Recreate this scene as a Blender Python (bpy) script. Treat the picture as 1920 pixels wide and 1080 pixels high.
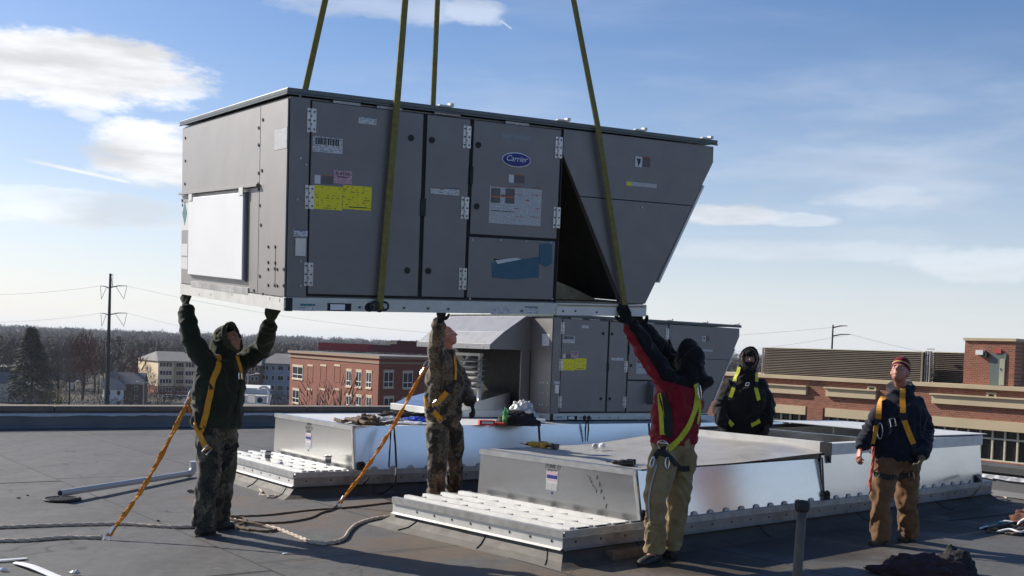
import bpy, bmesh, math, random
from mathutils import Vector, Matrix, noise
from mathutils.bvhtree import BVHTree
random.seed(7)
for o in list(bpy.data.objects): bpy.data.objects.remove(o)
SC=bpy.context.scene; COL=SC.collection
V=Vector; PI=math.pi
# ---------------- camera
cam=bpy.data.cameras.new('camera'); co=bpy.data.objects.new('camera',cam); COL.objects.link(co)
CR=[[0.999263, -0.038388, -0.0], [0.001169, 0.03044, -0.999536], [0.03837, 0.998799, 0.030462]]
EYE=V((0,0,1.7))
co.matrix_world=Matrix([CR[0]+[0],CR[1]+[0],CR[2]+[1.7],[0,0,0,1]])
cam.sensor_width=36; cam.lens=39.375; cam.shift_y=0.09375; cam.clip_start=.1; cam.clip_end=30000
SC.camera=co
# ---------------- world and sun
SUN_EL=math.radians(31); SUN_DIR=V((-.86,.51,0)).normalized()
w=bpy.data.worlds.new('World'); SC.world=w; w.use_nodes=True
nt=w.node_tree; nt.nodes.clear(); N=nt.nodes; L=nt.links
def nd(N_,t,**k):
    n=N_.new(t)
    for a,b in k.items(): setattr(n,a,b)
    return n
def math_(N_,L_,op,a,b=None,c=None,clamp=False):
    n=N_.new('ShaderNodeMath'); n.operation=op; n.use_clamp=clamp
    for i,v in enumerate((a,b,c)):
        if v is None: continue
        if isinstance(v,(int,float)): n.inputs[i].default_value=v
        else: L_.new(v,n.inputs[i])
    return n.outputs[0]
sky=nd(N,'ShaderNodeTexSky',sky_type='NISHITA',sun_disc=False,sun_elevation=SUN_EL,
       sun_rotation=math.atan2(SUN_DIR.x,SUN_DIR.y),altitude=50,air_density=1.0,dust_density=.6,ozone_density=2.2)
tc=nd(N,'ShaderNodeTexCoord'); sx=nd(N,'ShaderNodeSeparateXYZ'); L.new(tc.outputs['Generated'],sx.inputs[0])
X,Y,Z=sx.outputs
def wm(op,a,b=None,c=None,clamp=False): return math_(N,L,op,a,b,c,clamp)
zc=wm('MAXIMUM',Z,0.0)
# flat cloud layer: direction projected on a plane overhead, so streaks flatten towards the horizon
den=wm('ADD',zc,.12)
cx=wm('DIVIDE',X,den); cy=wm('DIVIDE',Y,den)
cv=nd(N,'ShaderNodeCombineXYZ'); L.new(cx,cv.inputs[0]); L.new(cy,cv.inputs[1])
def wnoise(scale,detail,rough,vec,stretch=(1,1,1),off=(0,0,0),rot=0):
    mp=nd(N,'ShaderNodeMapping'); mp.inputs['Scale'].default_value=stretch; mp.inputs['Location'].default_value=off; mp.inputs['Rotation'].default_value=(0,0,rot)
    L.new(vec,mp.inputs[0]); n=nd(N,'ShaderNodeTexNoise'); L.new(mp.outputs[0],n.inputs['Vector'])
    n.inputs['Scale'].default_value=scale; n.inputs['Detail'].default_value=detail; n.inputs['Roughness'].default_value=rough
    return n.outputs['Fac']
def wramp(v,a,b):
    n=nd(N,'ShaderNodeMapRange',interpolation_type='SMOOTHSTEP'); n.inputs['From Min'].default_value=a; n.inputs['From Max'].default_value=b
    L.new(v,n.inputs['Value']); return n.outputs[0]
# thin cirrus streaks
ci=wramp(wnoise(.9,7,.62,cv.outputs[0],(.55,1.5,1),(3,1,0),.9),.44,.86)
ci=wm('MULTIPLY',ci,.24)
# low clouds banks near the horizon
elev=Z
dirn=nd(N,'ShaderNodeCombineXYZ')
L.new(wm('MULTIPLY',X,1.0),dirn.inputs[0]); L.new(wm('MULTIPLY',Y,1.0),dirn.inputs[1]); L.new(wm('MULTIPLY',Z,4.5),dirn.inputs[2])
bank=wramp(wnoise(2.6,8,.58,dirn.outputs[0],(1,1,1),(1.7,4.2,.4)),.50,.72)
bank=wm('MULTIPLY',bank,wm('MULTIPLY',wramp(Z,.02,.10),wm('SUBTRACT',1.0,wramp(Z,.17,.30))))
bank=wm('MULTIPLY',bank,.30)
# cumulus puffs: each one a place in the sky with a ragged noisy edge
nz=wnoise(7.5,14,.66,dirn.outputs[0],(1,1,.62),(0,0,0))
nz2=wnoise(22,6,.6,dirn.outputs[0],(1,1,.8),(5,0,0))
def puff(d,rx,rz,amp=1.0):
    d=V(d).normalized(); side=V((d.y,-d.x,0)).normalized(); up=side.cross(d)
    def dot(v):
        n=nd(N,'ShaderNodeVectorMath',operation='DOT_PRODUCT'); n.inputs[1].default_value=v; L.new(tc.outputs['Generated'],n.inputs[0]); return n.outputs['Value']
    a=wm('DIVIDE',dot(side),rx); b=wm('DIVIDE',dot(up),rz)
    r2=wm('ADD',wm('MULTIPLY',a,a),wm('MULTIPLY',b,b))
    f=wm('MULTIPLY',wm('SUBTRACT',1.0,r2),1.0)
    f=wm('MAXIMUM',f,-1.5)
    front=wm('GREATER_THAN',dot(d),.2)
    return wm('MULTIPLY',wm('ADD',f,1.5),wm('MULTIPLY',front,amp))
DIRS=[((40,140),.12,.030,1.0),((150,120),.085,.026,1.0),((255,160),.055,.012,.8),((240,275),.058,.026,1.0),((310,315),.045,.018,1.0),((155,215),.02,.010,.6),((700,8),.085,.016,.36),((905,20),.035,.013,.45),((1370,405),.05,.009,.7),((1500,412),.04,.006,.4),((1680,372),.06,.012,.35),((1860,492),.08,.015,.36),((1500,470),.2,.010,.25),
      ((40,400),.12,.012,.6),((120,380),.10,.012,.5)]
def pix(px,py):
    d=V(((px-960)/2100,-(py-720)/2100,-1)); m=Matrix(CR); return (m@d).normalized()
acc=None
for (p,rx,rz,amp) in DIRS:
    q=puff(pix(*p),rx,rz,1.0)
    body=wm('SUBTRACT',wm('ADD',q,wm('ADD',wm('MULTIPLY',wm('SUBTRACT',nz,.5),5.2),wm('MULTIPLY',wm('SUBTRACT',nz2,.5),1.2))),1.5)
    body=wm('MULTIPLY',wramp(body,-.25,.75),amp)
    acc=body if acc is None else wm('MAXIMUM',acc,body)
# one thin contrail left behind an aircraft
def trail(p0,p1,wd,amp):
    a=pix(*p0); b=pix(*p1); n=a.cross(b).normalized(); m=(a+b).normalized(); t=(b-a).normalized(); h=(b-a).length/2
    def dot(v):
        k=nd(N,'ShaderNodeVectorMath',operation='DOT_PRODUCT'); k.inputs[1].default_value=v; L.new(tc.outputs['Generated'],k.inputs[0]); return k.outputs['Value']
    e=wm('ABSOLUTE',wm('DIVIDE',dot(n),wd)); l=wm('ABSOLUTE',wm('DIVIDE',dot(t),h))
    r=wm('MULTIPLY',wm('SUBTRACT',1.0,wramp(e,.2,1)),wm('SUBTRACT',1.0,wramp(l,.6,1)))
    return wm('MULTIPLY',wm('MULTIPLY',r,wm('GREATER_THAN',dot(m),.5)),amp)
acc=wm('MAXIMUM',acc,trail((30,295),(270,348),.0022,.75))
acc=wm('MAXIMUM',acc,trail((935,36),(962,56),.0009,.5))
allc=wm('MAXIMUM',acc,wm('MAXIMUM',ci,bank))
shade=wm('ADD',.66,wm('MULTIPLY',wramp(wnoise(5.5,5,.55,dirn.outputs[0],(1,1,1.2),(0,0,.35)),.35,.62),.34))
def mixc(f,a,b):
    n=nd(N,'ShaderNodeMix',data_type='RGBA'); 
    if isinstance(f,(int,float)): n.inputs[0].default_value=f
    else: L.new(f,n.inputs[0])
    for i,v in ((6,a),(7,b)):
        if isinstance(v,tuple): n.inputs[i].default_value=v
        else: L.new(v,n.inputs[i])
    return n.outputs[2]
SKYK=.0765
# pale veil that thickens to the horizon all round
veil=wm('POWER',wm('SUBTRACT',1.0,wm('MINIMUM',wm('MULTIPLY',wm('ABSOLUTE',Z),1.0),1.0)),7.5)
veil=wm('MULTIPLY',veil,.80)
hs=nd(N,'ShaderNodeHueSaturation'); hs.inputs['Saturation'].default_value=1.30; L.new(sky.outputs[0],hs.inputs['Color'])
tint=nd(N,'ShaderNodeVectorMath',operation='MULTIPLY'); tint.inputs[1].default_value=(1.08,1.04,1.17); L.new(hs.outputs[0],tint.inputs[0])
c1=mixc(veil,tint.outputs[0],(9.2,9.6,10.2,1))
cc=nd(N,'ShaderNodeVectorMath',operation='SCALE'); cc.inputs[0].default_value=(10.6,10.8,11.2); L.new(shade,cc.inputs['Scale'])
c2=mixc(wm('MINIMUM',allc,1.0),c1,cc.outputs[0])
bg=nd(N,'ShaderNodeBackground'); L.new(c2,bg.inputs[0]); bg.inputs[1].default_value=SKYK
ow=nd(N,'ShaderNodeOutputWorld'); L.new(bg.outputs[0],ow.inputs[0])
sun=bpy.data.lights.new('sun','SUN'); sun.energy=5.0; sun.angle=math.radians(.5); sun.color=(1,.93,.82)
so=bpy.data.objects.new('sun',sun); COL.objects.link(so)
sd=V((SUN_DIR.x*math.cos(SUN_EL),SUN_DIR.y*math.cos(SUN_EL),math.sin(SUN_EL)))
so.rotation_euler=sd.to_track_quat('Z','Y').to_euler(); so.location=(-20,20,30)
SC.view_settings.view_transform='Standard'; SC.view_settings.look='None'; SC.view_settings.exposure=.4; SC.view_settings.gamma=1
SC.view_settings.use_curve_mapping=False
SC.render.engine='CYCLES'

# ---------------- mesh builder
class MB:
    def __init__(s,M=None): s.v=[];s.f=[];s.m=[];s.mi=0;s.M=M
    def add(s,vs,fs):
        b=len(s.v)
        for p in vs: s.v.append(tuple(s.M@V(p)) if s.M else tuple(p))
        for f in fs: s.f.append([b+i for i in f]); s.m.append(s.mi)
        return s
    def box(s,a,b):
        x0,y0,z0=a;x1,y1,z1=b
        return s.add([(x0,y0,z0),(x1,y0,z0),(x1,y1,z0),(x0,y1,z0),(x0,y0,z1),(x1,y0,z1),(x1,y1,z1),(x0,y1,z1)],
          [(0,3,2,1),(4,5,6,7),(0,1,5,4),(1,2,6,5),(2,3,7,6),(3,0,4,7)])
    def prism(s,poly,d):    # poly: list of 3D pts, extruded by vector d
        n=len(poly);d=V(d);P0=[V(p) for p in poly];P1=[p+d for p in P0]
        nn=V((0,0,0))
        for i in range(n): nn+=P0[i].cross(P0[(i+1)%n])
        f=[tuple(range(n)),tuple(range(2*n-1,n-1,-1))]+[((i+1)%n,i,n+i,n+(i+1)%n) for i in range(n)]
        if nn.dot(d)>0: f=[tuple(reversed(q)) for q in f]
        return s.add(P0+P1,f)
    def rings(s,rs,cap=True,closed=True):
        n=len(rs[0]);vs=[p for r in rs for p in r];fs=[]
        for k in range(len(rs)-1):
            for i in range(n if closed else n-1):
                j=(i+1)%n
                fs.append((k*n+i,k*n+j,(k+1)*n+j,(k+1)*n+i))
        if cap and closed: fs.append(tuple(reversed(range(n))));fs.append(tuple(range((len(rs)-1)*n,len(rs)*n)))
        return s.add(vs,fs)
    def tube(s,pts,r,n=8,cap=True,side=None,ry=None,pw=None):
        pts=[V(p) for p in pts];m=len(pts)
        rr=[r]*m if isinstance(r,(int,float)) else list(r)
        r2=rr if ry is None else ([ry]*m if isinstance(ry,(int,float)) else list(ry))
        prev=None;rs=[]
        for i,p in enumerate(pts):
            t=(pts[min(i+1,m-1)]-pts[max(i-1,0)])
            if t.length<1e-9: t=V((0,0,1))
            t.normalize()
            ref=V(side[i]) if (side and isinstance(side,list)) else (V(side) if side else (prev if prev else (V((0,0,1)) if abs(t.z)<.9 else V((1,0,0)))))
            a=ref-t*ref.dot(t)
            if a.length<1e-6: a=t.orthogonal()
            a.normalize(); b=t.cross(a)
            if not side: prev=a
            ring=[]
            for k in range(n):
                an=2*PI*k/n;c_,s_=math.cos(an),math.sin(an)
                if pw: c_=math.copysign(abs(c_)**pw,c_);s_=math.copysign(abs(s_)**pw,s_)
                ring.append(p+a*(rr[i]*c_)+b*(r2[i]*s_))
            rs.append(ring)
        return s.rings(rs,cap)
    def cyl(s,a,b,r,n=12,r1=None): return s.tube([a,b],[r,r if r1 is None else r1],n)
    def ell(s,c,rx,ry,rz,n=12,m=8,R=None):
        rs=[];c=V(c)
        for k in range(m+1):
            th=-PI/2+PI*k/m; rs.append([])
            for i in range(n):
                an=2*PI*i/n
                q=V((rx*math.cos(th)*math.cos(an),ry*math.cos(th)*math.sin(an),rz*math.sin(th)))
                if k in(0,m): q=V((rx*.02*math.cos(an),ry*.02*math.sin(an),rz*(1 if k else -1)))
                rs[-1].append(c+(R@q if R else q))
        return s.rings(rs)
    def torus(s,c,ax,R,r,n=20,m=8):
        ax=V(ax).normalized();a=ax.orthogonal().normalized();b=ax.cross(a);rs=[]
        for i in range(n+1):
            t=2*PI*i/n;d=a*math.cos(t)+b*math.sin(t)
            rs.append([V(c)+d*R+(d*math.cos(2*PI*k/m)+ax*math.sin(2*PI*k/m))*r for k in range(m)])
        return s.rings(rs,cap=False)
    def mesh(s,name,mats,smooth=False):
        me=bpy.data.meshes.new(name); me.from_pydata(s.v,[],s.f)
        for m in (mats if isinstance(mats,(list,tuple)) else [mats]): me.materials.append(m)
        if isinstance(mats,(list,tuple)): me.polygons.foreach_set('material_index',s.m)
        if smooth: me.polygons.foreach_set('use_smooth',[True]*len(me.polygons))
        me.update(); return me
def link(name,me,parent=None,label=None,kind=None):
    o=bpy.data.objects.new(name,me); COL.objects.link(o)
    if parent: o.parent=parent
    if label: o['label']=label
    if kind: o['kind']=kind
    return o
def put(name,mb,mat,parent=None,label=None,kind=None,smooth=False,bevel=0,bs=2):
    o=link(name,mb.mesh(name,mat,smooth),parent,label,kind)
    if bevel:
        m=o.modifiers.new('bevel','BEVEL'); m.width=bevel; m.segments=bs; m.limit_method='ANGLE'; m.angle_limit=math.radians(40)
    return o
def thing(name,label,cat,M=None,group=None):
    o=bpy.data.objects.new(name,None); COL.objects.link(o); o.empty_display_size=.2
    if M is not None:
        if isinstance(M,Matrix): o.matrix_world=M
        else: o.location=M
    o['label']=label; o['category']=cat
    if group: o['group']=group
    return o
def tag(o,label,cat,group=None):
    o['label']=label;o['category']=cat
    if group:o['group']=group
    return o
def copy_tree(o,parent=None):
    c=o.copy(); COL.objects.link(c)
    if parent: c.parent=parent
    for ch in list(o.children): copy_tree(ch,c)
    return c
def frame(o,a):
    a=math.radians(a); x=V((math.sin(a),math.cos(a),0));y=V((-math.cos(a),math.sin(a),0));z=V((0,0,1))
    return Matrix(((x.x,y.x,z.x,o[0]),(x.y,y.y,z.y,o[1]),(x.z,y.z,z.z,o[2]),(0,0,0,1)))
def smooth_path(pts,k=6):
    P_=[V(p) for p in pts];out=[]
    for i in range(len(P_)-1):
        a=P_[max(i-1,0)];b=P_[i];c=P_[i+1];d=P_[min(i+2,len(P_)-1)]
        for j in range(k):
            t=j/k;out.append(.5*((2*b)+(c-a)*t+(2*a-5*b+4*c-d)*t*t+(3*b-a-3*c+d)*t**3))
    out.append(P_[-1]);return out

# ---------------- materials
def newmat(name):
    m=bpy.data.materials.new(name);m.use_nodes=True;return m,m.node_tree.nodes,m.node_tree.links,m.node_tree.nodes['Principled BSDF']
def coord(N_,L_,scale,kind='Object',stretch=(1,1,1)):
    t=N_.new('ShaderNodeTexCoord');mp=N_.new('ShaderNodeMapping');L_.new(t.outputs[kind],mp.inputs[0]);mp.inputs['Scale'].default_value=[scale*q for q in stretch];return mp.outputs[0]
def tnoise(N_,L_,vec,scale,detail=4,rough=.55):
    n=N_.new('ShaderNodeTexNoise');L_.new(vec,n.inputs['Vector']);n.inputs['Scale'].default_value=scale;n.inputs['Detail'].default_value=detail;n.inputs['Roughness'].default_value=rough;return n.outputs['Fac']
def ramp(N_,L_,f,stops,interp='LINEAR'):
    r=N_.new('ShaderNodeValToRGB');r.color_ramp.interpolation=interp;cr=r.color_ramp
    while len(cr.elements)<len(stops): cr.elements.new(.5)
    for e,(p,c) in zip(cr.elements,stops): e.position=p;e.color=(c[0],c[1],c[2],1) if not isinstance(c,(int,float)) else (c,c,c,1)
    L_.new(f,r.inputs[0]);return r.outputs[0]
def cmix(N_,L_,f,a,b,bt='MIX'):
    n=N_.new('ShaderNodeMix');n.data_type='RGBA';n.blend_type=bt
    if isinstance(f,(int,float)): n.inputs[0].default_value=f
    else: L_.new(f,n.inputs[0])
    for i,v in((6,a),(7,b)):
        if isinstance(v,tuple): n.inputs[i].default_value=(v+(1,))[:4]
        else: L_.new(v,n.inputs[i])
    return n.outputs[2]
def bump(N_,L_,b,h,strength,dist=.01,normal=None):
    n=N_.new('ShaderNodeBump');n.inputs['Strength'].default_value=strength;n.inputs['Distance'].default_value=dist;L_.new(h,n.inputs['Height'])
    if normal: L_.new(normal,n.inputs['Normal'])
    L_.new(n.outputs[0],b.inputs['Normal']);return n.outputs[0]
def mat(name,col,rough=.6,metal=0,var=.12,scale=6,bmp=0,bscale=60,dist=.004,coat=0,spec=.5,sheen=0,grime=0,gcol=(.12,.09,.06)):
    m,N_,L_,b=newmat(name)
    vec=coord(N_,L_,1)
    a=tnoise(N_,L_,vec,scale,6,.6)
    lo=tuple(c*(1-var) for c in col);hi=tuple(min(1,c*(1+var)) for c in col)
    c=ramp(N_,L_,a,[(.3,lo),(.7,hi)])
    if grime:
        g=tnoise(N_,L_,vec,scale*.7,8,.7); c=cmix(N_,L_,ramp(N_,L_,g,[(.5,0),(.75,grime)]),c,gcol)
    L_.new(c,b.inputs['Base Color']);b.inputs['Metallic'].default_value=metal
    b.inputs['Specular IOR Level'].default_value=spec
    rr=ramp(N_,L_,tnoise(N_,L_,vec,scale*2.3,4,.6),[(.3,max(0,rough-.08)),(.7,min(1,rough+.08))]);L_.new(rr,b.inputs['Roughness'])
    if coat: b.inputs['Coat Weight'].default_value=coat
    if sheen: b.inputs['Sheen Weight'].default_value=sheen
    if bmp: bump(N_,L_,b,tnoise(N_,L_,vec,bscale,5,.6),bmp,dist)
    return m
MT={}
MT['grey_paint']=mat('grey_paint',(.122,.108,.102),.52,.3,.06,3,.08,90,.002,coat=1.0,spec=.8,grime=.3,gcol=(.16,.15,.14))
_n=MT['grey_paint'].node_tree;_b=_n.nodes['Principled BSDF'];_v=coord(_n.nodes,_n.links,1);_prev=_b.inputs['Normal'].links[0].from_socket;bump(_n.nodes,_n.links,_b,tnoise(_n.nodes,_n.links,_v,2.2,2,.4),.35,.02,_prev);_b.inputs['Coat Roughness'].default_value=.5;_b.inputs['Coat IOR'].default_value=1.75
MT['dark_gap']=mat('dark_gap',(.015,.015,.016),.8)
MT['rubber']=mat('rubber',(.02,.02,.02),.7)
MT['coil']=mat('coil',(.035,.033,.03),.6,.2)
MT['zinc']=mat('zinc',(.62,.63,.64),.38,.85,.12,14,.15,30,.002)
MT['zinc_dull']=mat('zinc_dull',(.42,.42,.41),.5,.6,.2,9,.2,30,.002,grime=.35)
MT['white_panel']=mat('white_panel',(.80,.80,.80),.5,0,.03,2)
MT['paper']=mat('paper',(.66,.66,.66),.6,0,.04)
MT['sling']=mat('sling',(.20,.17,.045),.85,0,.25,30,.4,200,.002)
MT['sling_shade']=MT['sling']
MT['alu']=mat('alu',(.52,.52,.52),.4,.9,.08,7,.1,14,.002)
MT['white_metal']=mat('white_metal',(.70,.69,.65),.45,.15,.08,6,.05,20,.002,grime=.2)
MT['tape_blue']=mat('tape_blue',(.035,.115,.17),.5)
MT['tape_clear']=mat('tape_clear',(.5,.5,.5),.3)
MT['black_plastic']=mat('black_plastic',(.02,.02,.022),.45)
MT['print_dark']=mat('print_dark',(.03,.03,.035),.6)
MT['print_red']=mat('print_red',(.45,.05,.04),.6)
MT['print_blue']=mat('print_blue',(.02,.025,.22),.5)
MT['print_orange']=mat('print_orange',(.55,.15,.03),.6)
MT['print_grey']=mat('print_grey',(.12,.12,.12),.6)
MT['sticker_yellow']=mat('sticker_yellow',(.8,.7,.03),.5)
MT['sticker_pink']=mat('sticker_pink',(.62,.42,.47),.5)
MT['sticker_teal']=mat('sticker_teal',(.04,.2,.2),.5)
MT['badge_white']=mat('badge_white',(.8,.8,.8),.5)
def print_mat(name,paper,ink,sx=60,sz=90,thr=.5):
    "small print: rows of short dashes like words, far too small to read"
    m,N_,L_,b=newmat(name)
    t=N_.new('ShaderNodeTexCoord');s=N_.new('ShaderNodeSeparateXYZ');L_.new(t.outputs['Object'],s.inputs[0])
    h=math_(N_,L_,'ADD',s.outputs[0],s.outputs[1])
    row=math_(N_,L_,'MULTIPLY',s.outputs[2],sz);fl=math_(N_,L_,'FLOOR',row);fr=math_(N_,L_,'FRACT',row)
    cb=N_.new('ShaderNodeCombineXYZ');L_.new(math_(N_,L_,'MULTIPLY',h,sx),cb.inputs[0]);L_.new(math_(N_,L_,'MULTIPLY',fl,7.3),cb.inputs[1])
    n=tnoise(N_,L_,cb.outputs[0],1,2,.5)
    k=math_(N_,L_,'MULTIPLY',math_(N_,L_,'GREATER_THAN',n,thr),math_(N_,L_,'LESS_THAN',fr,.5))
    L_.new(cmix(N_,L_,math_(N_,L_,'MULTIPLY',k,.75),paper,ink),b.inputs['Base Color']);b.inputs['Roughness'].default_value=.5
    return m
MT['print']=print_mat('print',(.62,.62,.62),(.08,.08,.09))
MT['print_fine']=print_mat('print_fine',(.60,.60,.60),(.14,.14,.15),120,160,.45)
MT['print_yellow']=print_mat('print_yellow',(.85,.74,.015),(.25,.22,.02),50,60,.56)
MT['print_pink']=print_mat('print_pink',(.58,.40,.44),(.35,.1,.15),70,80,.45)
def galv(name,base=(.66,.67,.69),rough=.34,metal=.92,spangle=.12,sc=26,wave=.25,wsc=2.2,dirt=.5):
    m,N_,L_,b=newmat(name);vec=coord(N_,L_,1)
    vo=N_.new('ShaderNodeTexVoronoi');vo.inputs['Scale'].default_value=sc;L_.new(vec,vo.inputs['Vector'])
    s=N_.new('ShaderNodeSeparateColor');L_.new(vo.outputs['Color'],s.inputs[0])
    big=tnoise(N_,L_,vec,1.7,6,.65)
    c=cmix(N_,L_,ramp(N_,L_,s.outputs[0],[(0,0),(1,spangle*2)]),base,tuple(x*.72 for x in base))
    c=cmix(N_,L_,ramp(N_,L_,big,[(.45,0),(.8,dirt*.7)]),c,(.42,.41,.40))
    # scratches and grime
    st=tnoise(N_,L_,coord(N_,L_,1,'Object',(3.5,3.5,.5)),2.5,8,.75)
    c=cmix(N_,L_,ramp(N_,L_,st,[(.63,0),(.72,dirt)]),c,(.75,.75,.75))
    L_.new(c,b.inputs['Base Color']);b.inputs['Metallic'].default_value=metal
    b.inputs['Specular Tint'].default_value=(1,1,1,1)
    L_.new(ramp(N_,L_,s.outputs[1],[(0,rough-.07*spangle/.12),(1,rough+.1*spangle/.12)]),b.inputs['Roughness'])
    bump(N_,L_,b,tnoise(N_,L_,vec,wsc,1.2,.4),wave,.03)
    return m
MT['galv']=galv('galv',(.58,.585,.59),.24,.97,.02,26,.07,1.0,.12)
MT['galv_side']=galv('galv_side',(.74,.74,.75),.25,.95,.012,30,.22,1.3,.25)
def stick(name,par,M0,poly,mat,label=None,t=.003): pass

# ---------------- text
def text_mb(txt,size,shear=0,space=1.0):
    cu=bpy.data.curves.new('lettering','FONT'); cu.body=txt; cu.size=size; cu.shear=shear; cu.align_x='CENTER'; cu.align_y='CENTER'; cu.space_character=space
    cu.extrude=.0008; cu.resolution_u=3
    o=bpy.data.objects.new('lettering',cu); COL.objects.link(o)
    dg=bpy.context.evaluated_depsgraph_get(); dg.update(); me=o.evaluated_get(dg).to_mesh()
    vs=[v.co.copy() for v in me.vertices];fs=[list(p.vertices) for p in me.polygons]
    o.evaluated_get(dg).to_mesh_clear(); bpy.data.objects.remove(o); bpy.data.curves.remove(cu)
    return vs,fs
def lettering(mb,txt,size,c,ax,ay,shear=0,space=1.0,sx=1.0):
    "text centred on c, baseline along ax, up along ay"
    vs,fs=text_mb(txt,size,shear,space); ax=V(ax);ay=V(ay);az=ax.cross(ay);c=V(c)
    mb.add([c+ax*(v.x*sx)+ay*v.y+az*v.z for v in vs],fs)
UM=Matrix([r+[] for r in [[0.85075, -0.52556, 0.00395, -1.50959], [0.5243, 0.84812, -0.07614, 7.4], [0.03666, 0.06685, 0.99709, 1.89918]]]+[[0,0,0,1]])
W_=2.5; WT=1.375; FY=-.014
def fbox(p0,p1,y0=FY,t=.002):
    u0,u1=sorted((p0[0],p1[0]));w0,w1=sorted((p0[1],p1[1]))
    return (u0,y0-t,w0),(u1,y0,w1)
def fl(name,p0,p1,m,par,y=FY,t=.002,label=None):
    b=MB();b.box(*fbox(p0,p1,y,t));return put(name,b,m,par,label)
def hinge(par,c,y=FY,h=.155):
    b=MB();u,w_=c
    b.box((u+.006,y-.004,w_-h/2),(u+.034,y,w_+h/2)); b.box((u-.028,y-.004,w_-h/2),(u-.006,y,w_+h/2))
    for k in (-1,0,1): b.cyl((u,y-.006,w_+k*h*.34-.022),(u,y-.006,w_+k*h*.34+.022),.009,8)
    b.mi=1
    for k in(-1,0,1):
        for s in(-.017,.021): b.cyl((u+s,y-.008,w_+k*h*.36),(u+s,y-.004,w_+k*h*.36),.006,6)
    return put('hinge',b,[MT['alu'],MT['black_plastic']],par)
def latch(par,c,y=FY):
    b=MB();b.cyl((c[0],y-.006,c[1]),(c[0],y,c[1]),.022,12);return put('latch',b,MT['rubber'],par)
def screws(name,par,pts,r=.008,axis='y',base=FY,m='zinc_dull'):
    for p in pts:
        b=MB()
        if axis=='y': b.cyl((p[0],base-.006,p[1]),(p[0],base,p[1]),r,8)
        else: b.cyl((base-.006,p[0],p[1]),(base,p[0],p[1]),r,8)
        put(name,b,MT[m],par)
def door(par,u0,u1,w0,w1,label=None,notch=None,name='access_door'):
    # folded sheet door with a shallow rim
    b=MB();b.box((u0,FY,w0),(u1,-.0005,w1))
    return put(name,b,MT['grey_paint'],par,label,bevel=.004)
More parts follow.
